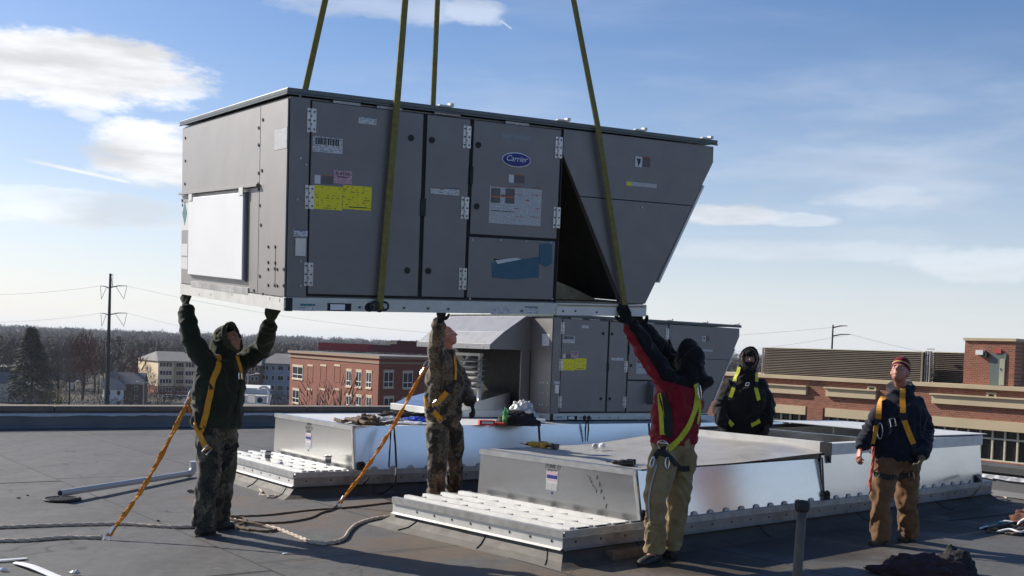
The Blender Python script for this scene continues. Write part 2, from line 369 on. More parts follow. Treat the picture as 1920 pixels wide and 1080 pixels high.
def build_unit(M,label,group,second=False):
    U=thing('rooftop_air_conditioner',label,'rooftop unit',M,group)
    b=MB();b.box((.004,.004,.09),(2.128,W_-.004,1.392));put('cabinet',b,MT['dark_gap'] if False else MT['grey_paint'],U,bevel=.003)
    uP=(0.139,0.716)[0]
    # front skin
    b=MB();b.box((-.001,FY,.092),(uP-.006,-.0005,1.388));post=put('corner_post',b,MT['grey_paint'],U,bevel=.003)
    b=MB();b.box(((2.127,0.764)[0],FY,.092),(2.128,-.0005,1.388));put('corner_post',b,MT['grey_paint'],U,bevel=.003)
    b=MB();b.box((uP-.005,-.003,.10),((2.127,0.764)[0],.0015,1.38));put('door_gasket',b,MT['dark_gap'],U)
    d1=door(U,uP+.006,(0.969,0.695)[0]-.01,.115,WT)
    d2=door(U,(0.990,0.696)[0],(1.339,0.717)[0]-.008,.115,WT)
    d3=door(U,(1.361,0.718)[0],(2.118,0.763)[0]-.012,(1.723,0.561)[1]+.01,WT)
    lp=door(U,(1.356,0.338)[0],(2.097,0.364)[0],.115,(1.723,0.561)[1]-.008,name='lower_panel')
    b=MB();b.box(((0.969,0.695)[0]-.012,FY-.008,(0.974,0.677)[1]),((0.990,0.696)[0]+.006,FY,(0.969,0.798)[1]));put('door_pull',b,MT['rubber'],d1)
    b=MB();b.box(((1.357,0.718)[0]-.015,FY-.008,(1.348,0.925)[1]),((1.357,0.718)[0]+.008,FY,(1.342,1.049)[1]));put('door_pull',b,MT['rubber'],d2)
    for p in ((0.141,1.248),(0.138,0.751),(0.143,0.246)): hinge(d1,p)
    for p in ((1.303,1.250),(1.307,0.753),(1.311,0.249)): hinge(d2,p)
    for p in ((2.086,1.246),(2.096,0.730)): hinge(d3,p)
    for p in ((0.868,1.202),(0.872,0.295)): latch(d1,p)
    for p in ((1.029,1.203),(1.035,0.297)): latch(d2,p)
    for p in ((1.401,1.203),(1.407,0.771)): latch(d3,p)
    screws('screw',post,[(0.060,1.396),(0.073,0.998),(0.111,0.960),(0.057,0.731),(0.089,0.329),(0.092,0.167)])
    screws('screw',lp,[(1.383,0.530),(1.615,0.541),(1.835,0.543),(2.053,0.541),(1.379,0.108),(2.091,0.122),(1.972,0.280)])
    # stickers on the doors
    for d,a,c in ((d1,(0.290,1.394),(0.485,1.377)),(d1,(0.605,1.394),(0.793,1.378)),(d2,(1.042,1.401),(1.246,1.386)),(d3,(1.619,1.394),(1.820,1.376))):
        fl('label_strip',a,c,MT['print_fine'],d)
    s=fl('specification_label',(0.475,1.306),(0.605,1.263),MT['print'],d1); fl('label_band',(0.479,1.307),(0.600,1.305),MT['sticker_teal'],s,FY-.002,.001)
    s=fl('rating_label',(0.154,1.150),(0.364,1.050),MT['print'],d1)
    b=MB()
    u0,w0=(0.170,1.099);u1,w1=(0.342,1.143);k=u0
    random.seed(3)
    while k<u1: 
        wd=random.choice((.004,.007,.011)); b.box((k,FY-.003,w0),(k+wd,FY-.002,w1)); k+=wd+random.choice((.004,.006))
    put('barcode',b,MT['print_dark'],s)
    s=fl('warning_label',(0.172,0.899),(0.301,0.846),MT['print_grey'],d1); fl('label_band',(0.216,0.902),(0.299,0.898),MT['print_orange'],s,FY-.002,.001); fl('hazard_symbol',(0.172,0.899),(0.214,0.843),MT['paper'],s,FY-.002,.001)
    s=fl('refrigerant_label',(0.306,0.941),(0.438,0.856),MT['print_pink'],d1,FY,.003)
    b=MB();cu,cw=(0.371,0.921);lettering(b,'R-410A',.034,(cu,FY-.0035,cw),(1,0,0),(0,0,1));cu,cw=(0.372,0.900);lettering(b,'Refrigerant',.018,(cu,FY-.0035,cw),(1,0,0),(0,0,1));put('lettering',b,MT['print_dark'],s)
    fl('wiring_sheet',(0.169,0.833),(0.374,0.678),MT['print_yellow'],d1); s=fl('wiring_sheet',(0.377,0.848),(0.584,0.690),MT['print_yellow'],d1)
    fl('marker_line',(0.419,0.709),(0.556,0.703),MT['print_dark'],s,FY-.002,.001)
    s=fl('warning_label',(1.033,0.876),(1.260,0.836),MT['print'],d2); fl('label_band',(1.037,0.877),(1.143,0.873),MT['print_red'],s,FY-.002,.001); fl('label_band',(1.147,0.885),(1.254,0.881),MT['print_blue'],s,FY-.002,.001)
    s=fl('warning_label',(0.036,0.536),(0.133,0.492),MT['print'],post); fl('label_band',(0.040,0.536),(0.128,0.530),MT['print_blue'],s,FY-.002,.001)
    fl('junction_cover',(0.048,0.481),(0.121,0.365),MT['alu'],post,FY,.008)
    # embossed name plate and the oval badge
    fl('name_plate',(1.583,1.303),(1.835,1.270),MT['plate_grey'],d3)
    cu,cw=(1.723,1.125);ru=(1.838,1.135)[0]-cu;rw=cw-(1.725,1.079)[1]
    bd=None
    for kk,(s_,mm,yy) in enumerate(((1.06,'badge_white',FY),(1.0,'print_blue',FY-.004))):
        b=MB();n=40
        ring=[(cu+ru*s_*math.cos(2*PI*i/n),yy,cw+(rw*s_+.004*(s_>1))*math.sin(2*PI*i/n)) for i in range(n)]
        b.prism(ring,(0,-.004,0));q=put('badge' if kk==0 else 'badge_face',b,MT[mm],d3 if kk==0 else bd)
        if kk==0: bd=q
    b=MB();lettering(b,'Carrier',rw*1.28,(cu-.004,FY-.009,cw+.006),(1,0,0),(0,0,1),.35,1.0,1.02);put('lettering',b,MT['badge_white'],bd)
    s=fl('warning_label',(1.664,1.017),(1.800,0.962),MT['print_grey'],d3); fl('label_band',(1.710,1.021),(1.797,1.016),MT['print_orange'],s,FY-.002,.001); fl('hazard_symbol',(1.664,1.017),(1.708,0.959),MT['paper'],s,FY-.002,.001)
    s=fl('safety_sheet',(1.511,0.926),(1.956,0.659),MT['print_fine'],d3)
    b=MB()
    for a,c in (((1.521,0.911),(1.598,0.805)),((1.642,0.916),(1.720,0.809))): b.box(*fbox(a,c,FY-.002,.001))
    b.mi=1
    for a,c in (((1.520,0.922),(1.715,0.925)),((1.719,0.937),(1.765,0.932)),((1.885,0.941),(1.937,0.937)),((1.721,0.879),(1.786,0.876)),((1.865,0.885),(1.930,0.881)),((1.604,0.867),(1.640,0.854)),((1.726,0.779),(1.754,0.773)),((1.907,0.786),(1.936,0.780)),((1.729,0.717),(1.808,0.714)),((1.859,0.724),(1.939,0.721)),((1.820,0.843),(1.848,0.837))): b.box(*fbox(a,c,FY-.003,.001))
    b.mi=2
    b.box(*fbox((1.528,0.747),(1.719,0.751),FY-.003,.001))
    b.mi=3
    for a,c in (((1.523,0.854),(1.596,0.844)),((1.645,0.858),(1.718,0.848))): b.box(*fbox(a,c,FY-.003,.001))
    put('printed_panel',b,[MT['print_grey'],MT['print_red'],MT['print_dark'],MT['print_orange']],s)
    if not second:
        # blue tape patches over a slot in the lower panel
        b=MB();pl=[(1.550,0.376),(1.695,0.389),(1.954,0.434),(1.962,0.279),(1.738,0.257),(1.560,0.267)]
        b.prism([(u,FY,w_) for u,w_ in pl],(0,-.003,0));put('tape_patch',b,MT['tape_blue'],lp,'ragged blue tape patch')
        b=MB();pl=[(1.959,0.525),(2.063,0.542),(2.076,0.391),(2.025,0.361),(1.962,0.383)]
        b.prism([(u,FY,w_) for u,w_ in pl],(0,-.0045,0));put('tape_patch',b,MT['tape_blue'],lp,'narrow upright blue tape patch')
        fl('slot',(1.567,0.403),(1.741,0.394),MT['dark_gap'],lp,FY,.004)
        b=MB();pl=[(1.576,0.392),(1.754,0.418),(1.800,0.408),(1.596,0.366)];b.prism([(u,FY-.005,w_) for u,w_ in pl],(0,-.002,0));put('tape_flap',b,MT['paper'],lp)
    else:
        b=MB();b.prism([(1.75,FY,.55),(1.75,FY-.12,.48),(1.75,FY-.12,.25),(1.75,FY,.22)],(.32,0,0));put('vent_hood',b,MT['grey_paint'],lp)
    # --- V shaped condenser section
    TL=(2.13,1.388);T2=(3.60,1.388);R1=(3.605,(3.616,1.262)[1]);R2=(2.985,.10);B1=(2.76,.10);LF=(2.13,(2.142,1.200)[1])
    SM=(2.887,0.900)[1]
    def side(y0,t):
        def onl(w_): return LF[0]+(B1[0]-LF[0])*(LF[1]-w_)/(LF[1]-B1[1])
        def onr(w_): return R1[0]+(R2[0]-R1[0])*(R1[1]-w_)/(R1[1]-R2[1])
        up=[TL,T2,R1,(onr(SM+.003),SM+.003),(onl(SM+.003),SM+.003),LF]
        dn=[(onl(SM-.001),SM-.001),(onr(SM-.001),SM-.001),R2,B1]
        out=[]
        for nm,pl in (('condenser_panel',up),('condenser_panel',dn)):
            b=MB();b.prism([(u,y0,w_) for u,w_ in pl],(0,t,0));out.append(put(nm,b,MT['grey_paint'],U,bevel=.003))
        return out
    cp=side(FY,.02); side(W_-.02,.02)
    screws('screw',cp[1],[(2.896,0.855)])
    s=fl('warning_label',(2.806,1.244),(2.954,1.170),MT['print_grey'],cp[0]); fl('label_band',(2.874,1.246),(2.949,1.236),MT['print_red'],s,FY-.002,.001)
    q=fl('hazard_symbol',(2.806,1.244),(2.875,1.164),MT['paper'],s,FY-.002,.001)
    b=MB();b.prism([(u,FY-.0032,w_) for u,w_ in ((2.818,1.229),(2.860,1.228),(2.856,1.199),(2.837,1.169),(2.830,1.205))],(0,-.001,0));put('printed_mark',b,MT['print_dark'],s)
    s=fl('warning_label',(2.731,1.046),(3.034,1.014),MT['print_fine'],cp[0]); fl('label_band',(2.736,1.042),(2.785,1.013),MT['sticker_yellow'],s,FY-.002,.001)
    b=MB()
    def slab(p,q,y0,y1,t):
        a=V((p[0],y0,p[1]));c=V((q[0],y0,q[1]));d=(c-a).normalized();n=V((-d.z,0,d.x))*t
        return [a,c,c+n,a+n],(0,y1-y0,0)
    P_,d=slab((2.15,1.22),(2.77,.12),.012,W_-.03,.03);b.prism(P_,d);cl=put('coil',b,MT['coil'],U)
    b=MB();P_,d=slab((3.585,1.25),(2.97,.12),.012,W_-.03,-.03);b.prism(P_,d);cr=put('coil',b,MT['coil'],U)
    # frames of the coils
    for (p,q) in (((2.135,1.24),(2.755,.11)),):
        for y0 in (.006,W_*.5,W_-.06):
            b=MB();P_,d=slab(p,q,y0,y0+.04,-.006);b.prism(P_,d);put('coil_frame',b,MT['grey_paint'],cl)
    g0=(3.511,1.073);g1=(3.103,0.279)
    b=MB();P_,d=slab(g0,g1,FY-.001,.05,.018);b.prism(P_,d);put('edge_guard',b,MT['white_metal'],U)
    # fan deck under the lid
    b=MB();b.box((2.13,.006,1.36),(3.59,W_-.03,1.388));put('fan_deck',b,MT['grey_paint'],U)
    b=MB();b.box((2.13,.004,.094),(2.98,W_-.01,.106));put('base_pan',b,mat('pan_rust',(.22,.18,.12),.7,.2,.3,8),U,'rust stained pan below the coil')
    b=MB();b.prism([(2.14,.30,.11),(2.74,.30,.11),(2.5,.30,.2),(2.14,.30,.31)],(0,.012,0));put('baffle',b,mat('baffle_tan',(.30,.25,.16),.7,.1,.3,9),U)
    # lid with folded edge
    b=MB();b.box((-.03,-.028,1.408),(3.63,W_+.03,1.44));lid=put('lid',b,MT['lid_grey'],U,bevel=.006)
    b=MB();b.box((-.034,-.031,1.398),(-.022,W_+.034,1.4075));b.box((-.0215,-.031,1.398),(3.63,-.02,1.4075));put('drip_edge',b,MT['lid_grey'],lid)
    for px in ((1.133,1.451),(2.118,1.440),(2.840,1.440),(3.517,1.428)):
        b=MB();b.box((px[0]-.07,-.05,1.441),(px[0]+.04,-.02,1.449));b.box((px[0]+.01,-.055,1.449),(px[0]+.04,-.01,1.465));put('lid_clip',b,MT['white_metal'],lid)
    # base rails
    b=MB();b.box((-.012,-.02,.004),(2.14,.03,.012));b.box((-.012,-.02,.012),(2.14,-.012,.086));b.box((-.012,-.02,.086),(2.14,.03,.091));rl=put('base_rail',b,MT['rail'],U)
    b=MB();b.box((2.13,-.026,.0),(2.99,-.021,.066));b.box((2.14,-.02,.0),(2.99,.03,.008));b.box((2.145,-.02,.08),(2.99,.03,.092));rl2=put('base_rail',b,MT['white_metal'],U)
    b=MB();b.box((-.02,-.012,.0),(-.013,W_,.086));b.box((-.013,.031,.004),(.03,W_,.012));put('base_rail',b,MT['white_metal'] if not second else MT['rail'],U)
    b=MB();b.box((-.012,W_,.0),(2.99,W_+.01,.09));put('base_rail',b,MT['rail'],U)
    b=MB();b.box((2.985,-.02,.0),(2.995,W_,.09));put('base_rail',b,MT['rail'],U)
    b=MB();b.box((.0,.032,.07),(2.98,W_-.01,.09));put('floor_pan',b,MT['zinc_dull'],U)
    y=-.02
    fl('fork_slot',(0.283,0.058),(0.455,0.006),MT['dark_gap'],rl,y,.002); fl('slot_plate',(0.303,0.051),(0.408,0.013),MT['white_panel'],rl,y-.002,.001)
    s=fl('specification_label',(0.088,0.051),(0.201,0.003),MT['print'],rl,y); fl('label_band',(0.091,0.051),(0.197,0.038),MT['sticker_teal'],s,y-.002,.001)
    s=fl('specification_label',(1.556,0.057),(1.728,0.001),MT['print'],rl,y)
    s=fl('specification_label',(1.841,0.062),(1.967,0.008),MT['print'],rl,y); fl('label_band',(1.846,0.062),(1.960,0.052),MT['sticker_teal'],s,y-.002,.001)
    for p in ((0.588,0.034),(0.665,0.032)):
        b=MB();b.cyl((p[0],y-.004,p[1]),(p[0],y,p[1]),.032,16);put('shackle_hole',b,MT['dark_gap'],rl)
    screws('rivet',rl,[(0.517,0.033),(0.852,0.034),(1.040,0.034),(1.203,0.032),(1.820,0.026),(0.709,0.021)],.008,'y',y,'black_plastic')
    screws('rivet',rl2,[(2.188,0.031),(2.302,0.033),(2.503,0.027)],.007,'y',-.026,'black_plastic')
    b=MB();b.box((-.014,-.026,.0),(.035,-.021,.088));put('corner_cap',b,MT['rubber'],rl)
    # --- end face (u = 0), seen from the left
    def eb(p0,p1,x0=-.002,t=.012):
        v0,v1=sorted((p0[0],p1[0]));w0,w1=sorted((p0[1],p1[1]));return (x0-t,v0,w0),(x0,v1,w1)
    def ep(name,p0,p1,m,par,x0=-.002,t=.012,label=None,bev=0):
        b=MB();b.box(*eb(p0,p1,x0,t));return put(name,b,m,par,label,bevel=bev)
    if not second:
        vm=(0.532,1.011)[0]
        a=ep('end_panel',(.0005,.092),(vm-.004,1.378),MT['grey_paint'],U,bev=.003)
        wl=(1.383,0.832)[1]
        c=ep('end_panel',(vm+.002,wl+.012),(W_-.001,1.378),MT['grey_paint'],U,bev=.003)
        d=ep('end_panel',(vm+.002,.092),(W_-.001,wl-.006),MT['grey_paint'],U,bev=.003)
        e=ep('ledge',(vm-.02,wl-.004),(W_,wl+.012),MT['grey_paint'],U,-.014,.03)
        # white board standing off the opening, on a dark frame
        v1=(2.184,0.456)[0];v0=(0.788,0.462)[0];wt=(1.382,0.820)[1]-.02;wb=(1.418,0.175)[1]
        b=MB();b.box((-.03,v0-.02,wb-.01),(-.0145,v0+.03,wt));b.box((-.03,v1-.03,wb-.01),(-.0145,v1+.02,wt));b.box((-.03,v0+.03,wb-.01),(-.0145,v1-.03,wb+.03));b.box((-.03,v0+.03,wt-.03),(-.0145,v1-.03,wt));fr=put('cover_frame',b,MT['grey_paint'],U)
        b=MB();b.box((-.046,v0,wb),(-.0305,v1,wt-.005));cv_=put('cover_board',b,MT['white_panel'],U,'plain white board over the end opening',bevel=.004)
        for p in ((2.122,0.809),(0.830,0.817)): 
            b=MB();b.box((-.052,p[0]-.05,p[1]-.04),(-.046,p[0]+.04,p[1]+.015));put('bracket',b,MT['white_metal'],cv_)
        ep('flashing_strip',(2.170,0.121),(0.720,0.073),MT['zinc_dull'],U,-.014,.008)
        screws('screw',a,[(0.566,1.231),(0.560,1.114),(0.549,0.921),(0.556,0.848),(0.481,1.278),(0.483,0.936),(0.543,0.811),(0.515,0.701),(0.485,0.565),(0.488,0.213),(0.415,0.090),(0.262,0.068),(0.065,0.067)],.012,'x',-.014,'black_plastic')
        screws('screw',a,[(0.324,0.417),(0.188,0.418),(0.319,0.312),(0.181,0.311),(0.316,0.265),(0.190,0.272),(0.138,0.270),(0.310,0.157),(0.183,0.161),(0.131,0.160),(0.016,0.273),(0.010,0.165)],.011,'x',-.014,'black_plastic')
        b=MB();b.box((-.0155,(0.180,0.286)[0]-.003,(0.173,0.162)[1]),(-.014,(0.180,0.286)[0]+.003,(0.187,0.411)[1]));put('seam',b,MT['dark_gap'],a)
        screws('screw',c,[(2.408,1.294),(2.401,1.106),(2.409,0.918)],.012,'x',-.014,'black_plastic')
        screws('screw',d,[(2.485,0.784),(2.467,0.744),(1.937,0.022),(1.618,0.036),(1.085,0.060),(0.606,0.108)],.012,'x',-.014,'black_plastic')
        s=ep('specification_label',(0.242,1.191),(0.003,1.057),MT['print_fine'],a,-.014,.002)
        s=ep('specification_label',(2.500,0.758),(2.282,0.534),MT['paper'],d,-.014,.002)
        v_,w_=(2.399,0.676);b=MB();b.prism([(-.0165,v_-.07,w_),(-.0165,v_,w_+.10),(-.0165,v_+.07,w_),(-.0165,v_,w_-.10)],(-.001,0,0));put('printed_mark',b,MT['sticker_teal'],s)
        ep('specification_label',(2.503,0.423),(2.305,0.324),MT['paper'],d,-.014,.002);ep('specification_label',(2.499,0.311),(2.300,0.213),MT['paper'],d,-.014,.002)
        ep('fork_slot',(0.672,0.052),(0.423,0.042),MT['white_panel'],d,-.014,.002)
    else:
        a=ep('end_panel',(.0005,.092),(.455,1.378),MT['grey_paint'],U,bev=.003)
        ep('end_panel',(.461,.92),(W_-.001,1.378),MT['grey_paint'],U,bev=.003)
        screws('screw',a,[(v_,w_) for v_ in (.06,.16,.22) for w_ in (.2,.36,.5)],.011,'x',-.014,'zinc')
        ep('specification_label',(.06,1.0),(.22,1.16),MT['print'],a,-.014,.002)
        # weather hood over the intake, sloping out and down in two steps
        h0,h1=.47,2.3
        prof=[(-.015,1.385),(-.13,1.385),(-.49,1.155),(-.70,.985),(-.70,.93),(-.015,.93)]
        b=MB();b.prism([(x,h1,z) for x,z in prof],(0,-.012,0));put('hood_cheek',b,MT['grey_paint'],U)
        b=MB();b.prism([(x,h0,z) for x,z in prof],(0,.012,0));put('hood_cheek',b,MT['grey_paint'],U)
        for (p,q) in ((prof[0],prof[1]),(prof[1],prof[2]),(prof[2],prof[3])):
            P_,d=slab(p,q,h0-.02,h1+.02,-.012);b=MB();b.prism(P_,d);put('hood_panel',b,MT['hood_light'],U,bevel=.003)
        b=MB();b.box((-.725,h0-.03,.925),(-.71,h1+.03,.995));lp_=put('hood_drip',b,MT['hood_light'],U)
        screws('screw',lp_,[(v_,.95) for v_ in (.6,1.0,1.4,1.8,2.2)],.01,'x',-.725,'zinc_dull')
        b=MB();b.box((-.17,.47,.10),(-.015,.49,.925));put('duct_flange',b,MT['grey_paint'],U)
        b=MB();b.box((-.06,.495,.10),(-.016,2.3,.92));put('filter_recess',b,MT['dark_gap'],U)  # near black colour stands in for the shade under the hood
    return U
MT['plate_grey']=mat('plate_grey',(.17,.20,.23),.35,.3,.15,40)
MT['lid_grey']=mat('lid_grey',(.10,.12,.12),.4,0,.08,4,.1,40,grime=.2,gcol=(.25,.25,.24))
MT['rail']=galv('rail',(.50,.53,.53),.42,.7,.1,40,.1,8)
MT['hood_light']=mat('hood_light',(.27,.27,.28),.45,0,.06,4)
U1=build_unit(UM,'large grey rooftop air conditioner hanging from the lifting straps above the workers','grey rooftop air conditioners')
U2M=frame((0.528,15.066,0.772),54)
U2=build_unit(U2M,'grey rooftop air conditioner already set down on the rear metal curb','grey rooftop air conditioners',True)
U2s=U2
# ---------------- lifting slings: flat webbing from the crane hook to the rails
def ribbon(mb,pts,wd,th,side,twist=0):
    n=len(pts);rs=[]
    for i,p in enumerate(pts):
        p=V(p);t=(V(pts[min(i+1,n-1)])-V(pts[max(i-1,0)])).normalized()
        s=V(side)-t*V(side).dot(t);s.normalize()
        if twist: s=Matrix.Rotation(twist*i/(n-1),3,t)@s
        q=t.cross(s)
        rs.append([p+s*wd/2+q*th/2,p-s*wd/2+q*th/2,p-s*wd/2-q*th/2,p+s*wd/2-q*th/2])
    return mb.rings(rs)
HOOK=V((-0.732,9.200,9.132))
def sling(label,foot,edge,top_off,wd):
    S=thing('lifting_sling',label,'lifting strap',V(foot),'straps the grey unit hangs from')
    inv=Matrix.Translation(-V(foot))
    e=V(edge);f=V(foot);tp=HOOK+V(top_off)
    pts=[f.lerp(e,i/7) for i in range(7)]+[e.lerp(tp,i/24) for i in range(25)] if (e-f).length>.05 else [f.lerp(tp,i/24) for i in range(25)]
    b=MB(inv);ribbon(b,pts,wd,.012,(UM@V((1,0,0))-UM@V((0,0,0))),.25)
    put('webbing',b,MT['sling'],S)
    return S
u4=lambda u,v,w_: UM@V((u,v,w_))
a=(0.652,0.039);
e=(0.735,1.429)
S2=sling('olive lifting strap running down the front over the left access door',u4(a[0],-.05,.02),u4(e[0],-.055,1.445),(-.05,0,0),.046)
b=MB(Matrix.Translation(-S2.location));
for s_ in(-1,1): b.torus(u4(a[0]+s_*.035,-.05,.045),(0,1,0),.028,.008)
put('shackle',b,MT['black_plastic'],S2)
a=(2.772,0.111);e=(2.401,1.441)
sling('olive lifting strap slanting down the front of the tapered right section',u4(a[0],-.05,.02),u4(e[0],-.055,1.445),(.04,0,0),.046)
c=V((0.994,1.853)+(0,))
sling('olive lifting strap leaving the roof edge at the far left corner',u4(c.x,W_+.04,.02),u4(c.x,W_+.045,1.46),(-.03,.04,0),.055)
c=V((2.341,1.834)+(0,))
sling('olive lifting strap rising straight up behind the top of the unit',u4(c.x,W_+.04,.02),u4(c.x,W_+.045,1.46),(.03,.04,0),.05)

# ---------------- the roof we stand on
def roof_mat():
    m,N_,L_,b=newmat('roof_membrane');vec=coord(N_,L_,1)
    big=tnoise(N_,L_,vec,.5,7,.6);fine=tnoise(N_,L_,vec,7,10,.78)
    c=ramp(N_,L_,big,[(.3,(.086,.085,.084)),(.7,(.118,.115,.110))])
    c=cmix(N_,L_,ramp(N_,L_,fine,[(.42,0),(.62,.75)]),c,(.145,.14,.13))
    wr_=tnoise(N_,L_,coord(N_,L_,1,'Object',(1.6,.35,1)),1.1,9,.75);c=cmix(N_,L_,ramp(N_,L_,wr_,[(.5,0),(.68,.55)]),c,(.058,.056,.055))
    gr=tnoise(N_,L_,vec,120,3,.7);c=cmix(N_,L_,ramp(N_,L_,gr,[(.35,.45),(.6,0)]),c,(.045,.044,.043))
    sp=tnoise(N_,L_,vec,40,3,.6);c=cmix(N_,L_,ramp(N_,L_,sp,[(.68,0),(.74,.5)]),c,(.05,.05,.05))
    # brown dried puddles, mostly round the foot of the front curb
    t=N_.new('ShaderNodeTexCoord')
    def blob(x,y,r):
        n=N_.new('ShaderNodeVectorMath');n.operation='DISTANCE';L_.new(t.outputs['Object'],n.inputs[0]);n.inputs[1].default_value=(x,y,0)
        return math_(N_,L_,'SUBTRACT',1.0,math_(N_,L_,'DIVIDE',n.outputs['Value'],r),None,True)
    a=None
    for q in ((-.6,9.3,1.6),(.5,8.4,1.4),(-1.9,10.8,1.2),(1.6,9.0,1.5),(2.8,10.4,1.4),(-2.9,11.6,.9),(-1.0,11.6,1.5),(4.4,12,1.6)):
        k=blob(*q);a=k if a is None else math_(N_,L_,'MAXIMUM',a,k)
    st=tnoise(N_,L_,vec,2.2,9,.7)
    k=ramp(N_,L_,math_(N_,L_,'ADD',a,math_(N_,L_,'MULTIPLY',math_(N_,L_,'SUBTRACT',st,.5),2.6)),[(.35,0),(.8,.75)])
    c=cmix(N_,L_,k,c,(.135,.098,.066))
    k2=ramp(N_,L_,tnoise(N_,L_,vec,.9,8,.72),[(.60,0),(.66,.35),(.70,0)]);c=cmix(N_,L_,k2,c,(.07,.055,.04))
    # thin wrinkles and cracks, and a dark brown band beside the long side of each curb
    for off,sc_ in ((0,.55),(9,.8)):
        cn=tnoise(N_,L_,coord(N_,L_,1,'Object',(1,.8,1)),sc_+off*.01,3,.5);ms=tnoise(N_,L_,vec,.45+off*.02,2,.5)
        ln=math_(N_,L_,'MULTIPLY',ramp(N_,L_,cn,[(.4955,0),(.5,.8),(.5045,0)]),ramp(N_,L_,ms,[(.50,0),(.56,1)]));c=cmix(N_,L_,ln,c,(.03,.03,.03))
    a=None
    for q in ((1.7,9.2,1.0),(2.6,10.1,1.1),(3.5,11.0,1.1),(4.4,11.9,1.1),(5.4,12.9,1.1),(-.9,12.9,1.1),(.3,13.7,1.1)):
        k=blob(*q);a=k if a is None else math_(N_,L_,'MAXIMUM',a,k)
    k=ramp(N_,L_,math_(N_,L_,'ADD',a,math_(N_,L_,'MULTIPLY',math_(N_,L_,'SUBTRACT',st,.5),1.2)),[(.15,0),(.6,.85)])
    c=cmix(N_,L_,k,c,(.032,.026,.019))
    L_.new(c,b.inputs['Base Color']);b.inputs['Roughness'].default_value=.72;b.inputs['Specular IOR Level'].default_value=.35
    h=math_(N_,L_,'ADD',math_(N_,L_,'MULTIPLY',tnoise(N_,L_,vec,1.3,4,.5),1.0),math_(N_,L_,'MULTIPLY',tnoise(N_,L_,vec,60,4,.6),.06))
    bump(N_,L_,b,h,.5,.06)
    return m
MT['roof']=roof_mat();MT['clip_grey']=mat('clip_grey',(.24,.24,.24),.6);MT['upturn']=mat('upturn',(.15,.15,.155),.7,0,.15,2)
MT['seam']=mat('seam',(.022,.022,.022),.8,0,.3,5)
MT['skirt']=mat('skirt',(.15,.14,.125),.75,0,.15,3,.4,6,.02,grime=.75,gcol=(.10,.07,.045))
MT['coping']=mat('coping',(.17,.14,.11),.85,0,.2,3,.4,30,.01,grime=.3)
MT['coping_dark']=mat('coping_dark',(.075,.075,.075),.8,0,.2,3,.4,30,.01)
MT['foil']=galv('foil',(.45,.46,.49),.5,.8,.1,20,.7,7)
MT['wood']=mat('wood',(.16,.11,.07),.8,0,.35,8,.5,40,.005,grime=.6,gcol=(.05,.035,.025))
MT['wood_orange']=mat('wood_orange',(.42,.17,.05),.7,0,.3,6,.4,30,.004)
MT['plastic_sheet']=mat('plastic_sheet',(.40,.385,.36),.33,0,.1,2,.25,8,.02,grime=.45,gcol=(.25,.21,.16))
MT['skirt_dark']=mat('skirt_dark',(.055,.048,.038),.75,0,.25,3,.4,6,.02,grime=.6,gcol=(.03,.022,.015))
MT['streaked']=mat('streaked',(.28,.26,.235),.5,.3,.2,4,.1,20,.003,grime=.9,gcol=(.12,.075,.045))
MT['brick_side']=mat('brick_side',(.25,.1,.06),.8)
DA=V((.81,.585,0)).normalized();DB=V((.6,-.8,0)).normalized();PC=V((-.93,24.9,0))
b=MB();b.prism([PC-DA*34,PC,PC+DB*40,PC+DB*40-DA*34],(0,0,-17.5))
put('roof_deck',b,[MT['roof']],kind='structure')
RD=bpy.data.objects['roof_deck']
rs_=random.Random(5)
for i in range(17):
    a0=-1.0-i*1.93
    b0=.6+rs_.uniform(0,2)
    st=.05
    while st<31:
        en=min(31,(b0 if st<.1 else st+rs_.uniform(5.5,6.5)))
        if en-st>.3:
            p0=PC-DA*(-a0)+DB*st;  # local origin
            w_=1.99;ln=en-st+.05
            o_=PC+DA*a0+DB*st
            q=[o_,o_-DA*w_,o_-DA*w_+DB*ln,o_+DB*ln]
            zz=[.0085,.0045,.0045,.0085]
            z2=.0012*(int(st)%2)
            b=MB();top=[V((p.x,p.y,z+z2)) for p,z in zip(q,zz)];bot=[V((p.x,p.y,.0008)) for p in q]
            b.add(top+bot,[(0,1,2,3),(7,6,5,4),(0,4,5,1),(1,5,6,2),(2,6,7,3),(3,7,4,0)])
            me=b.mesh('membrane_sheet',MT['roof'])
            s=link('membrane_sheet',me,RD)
            b=MB();e0=o_+DB*0.02;b.tube([V((e0.x,e0.y,.0085+z2))-DA*rs_.uniform(-.006,.006)+DB*(ln-.03)*k/12 for k in range(13)],.013,6,side=V(DA),ry=.0022);b.tube([o_+V((0,0,.0085+z2)),o_-DA*w_+V((0,0,.0047+z2))],.010,6,side=V(DB),ry=.0022)
            put('seam',b,MT['seam'],s)
        st=en
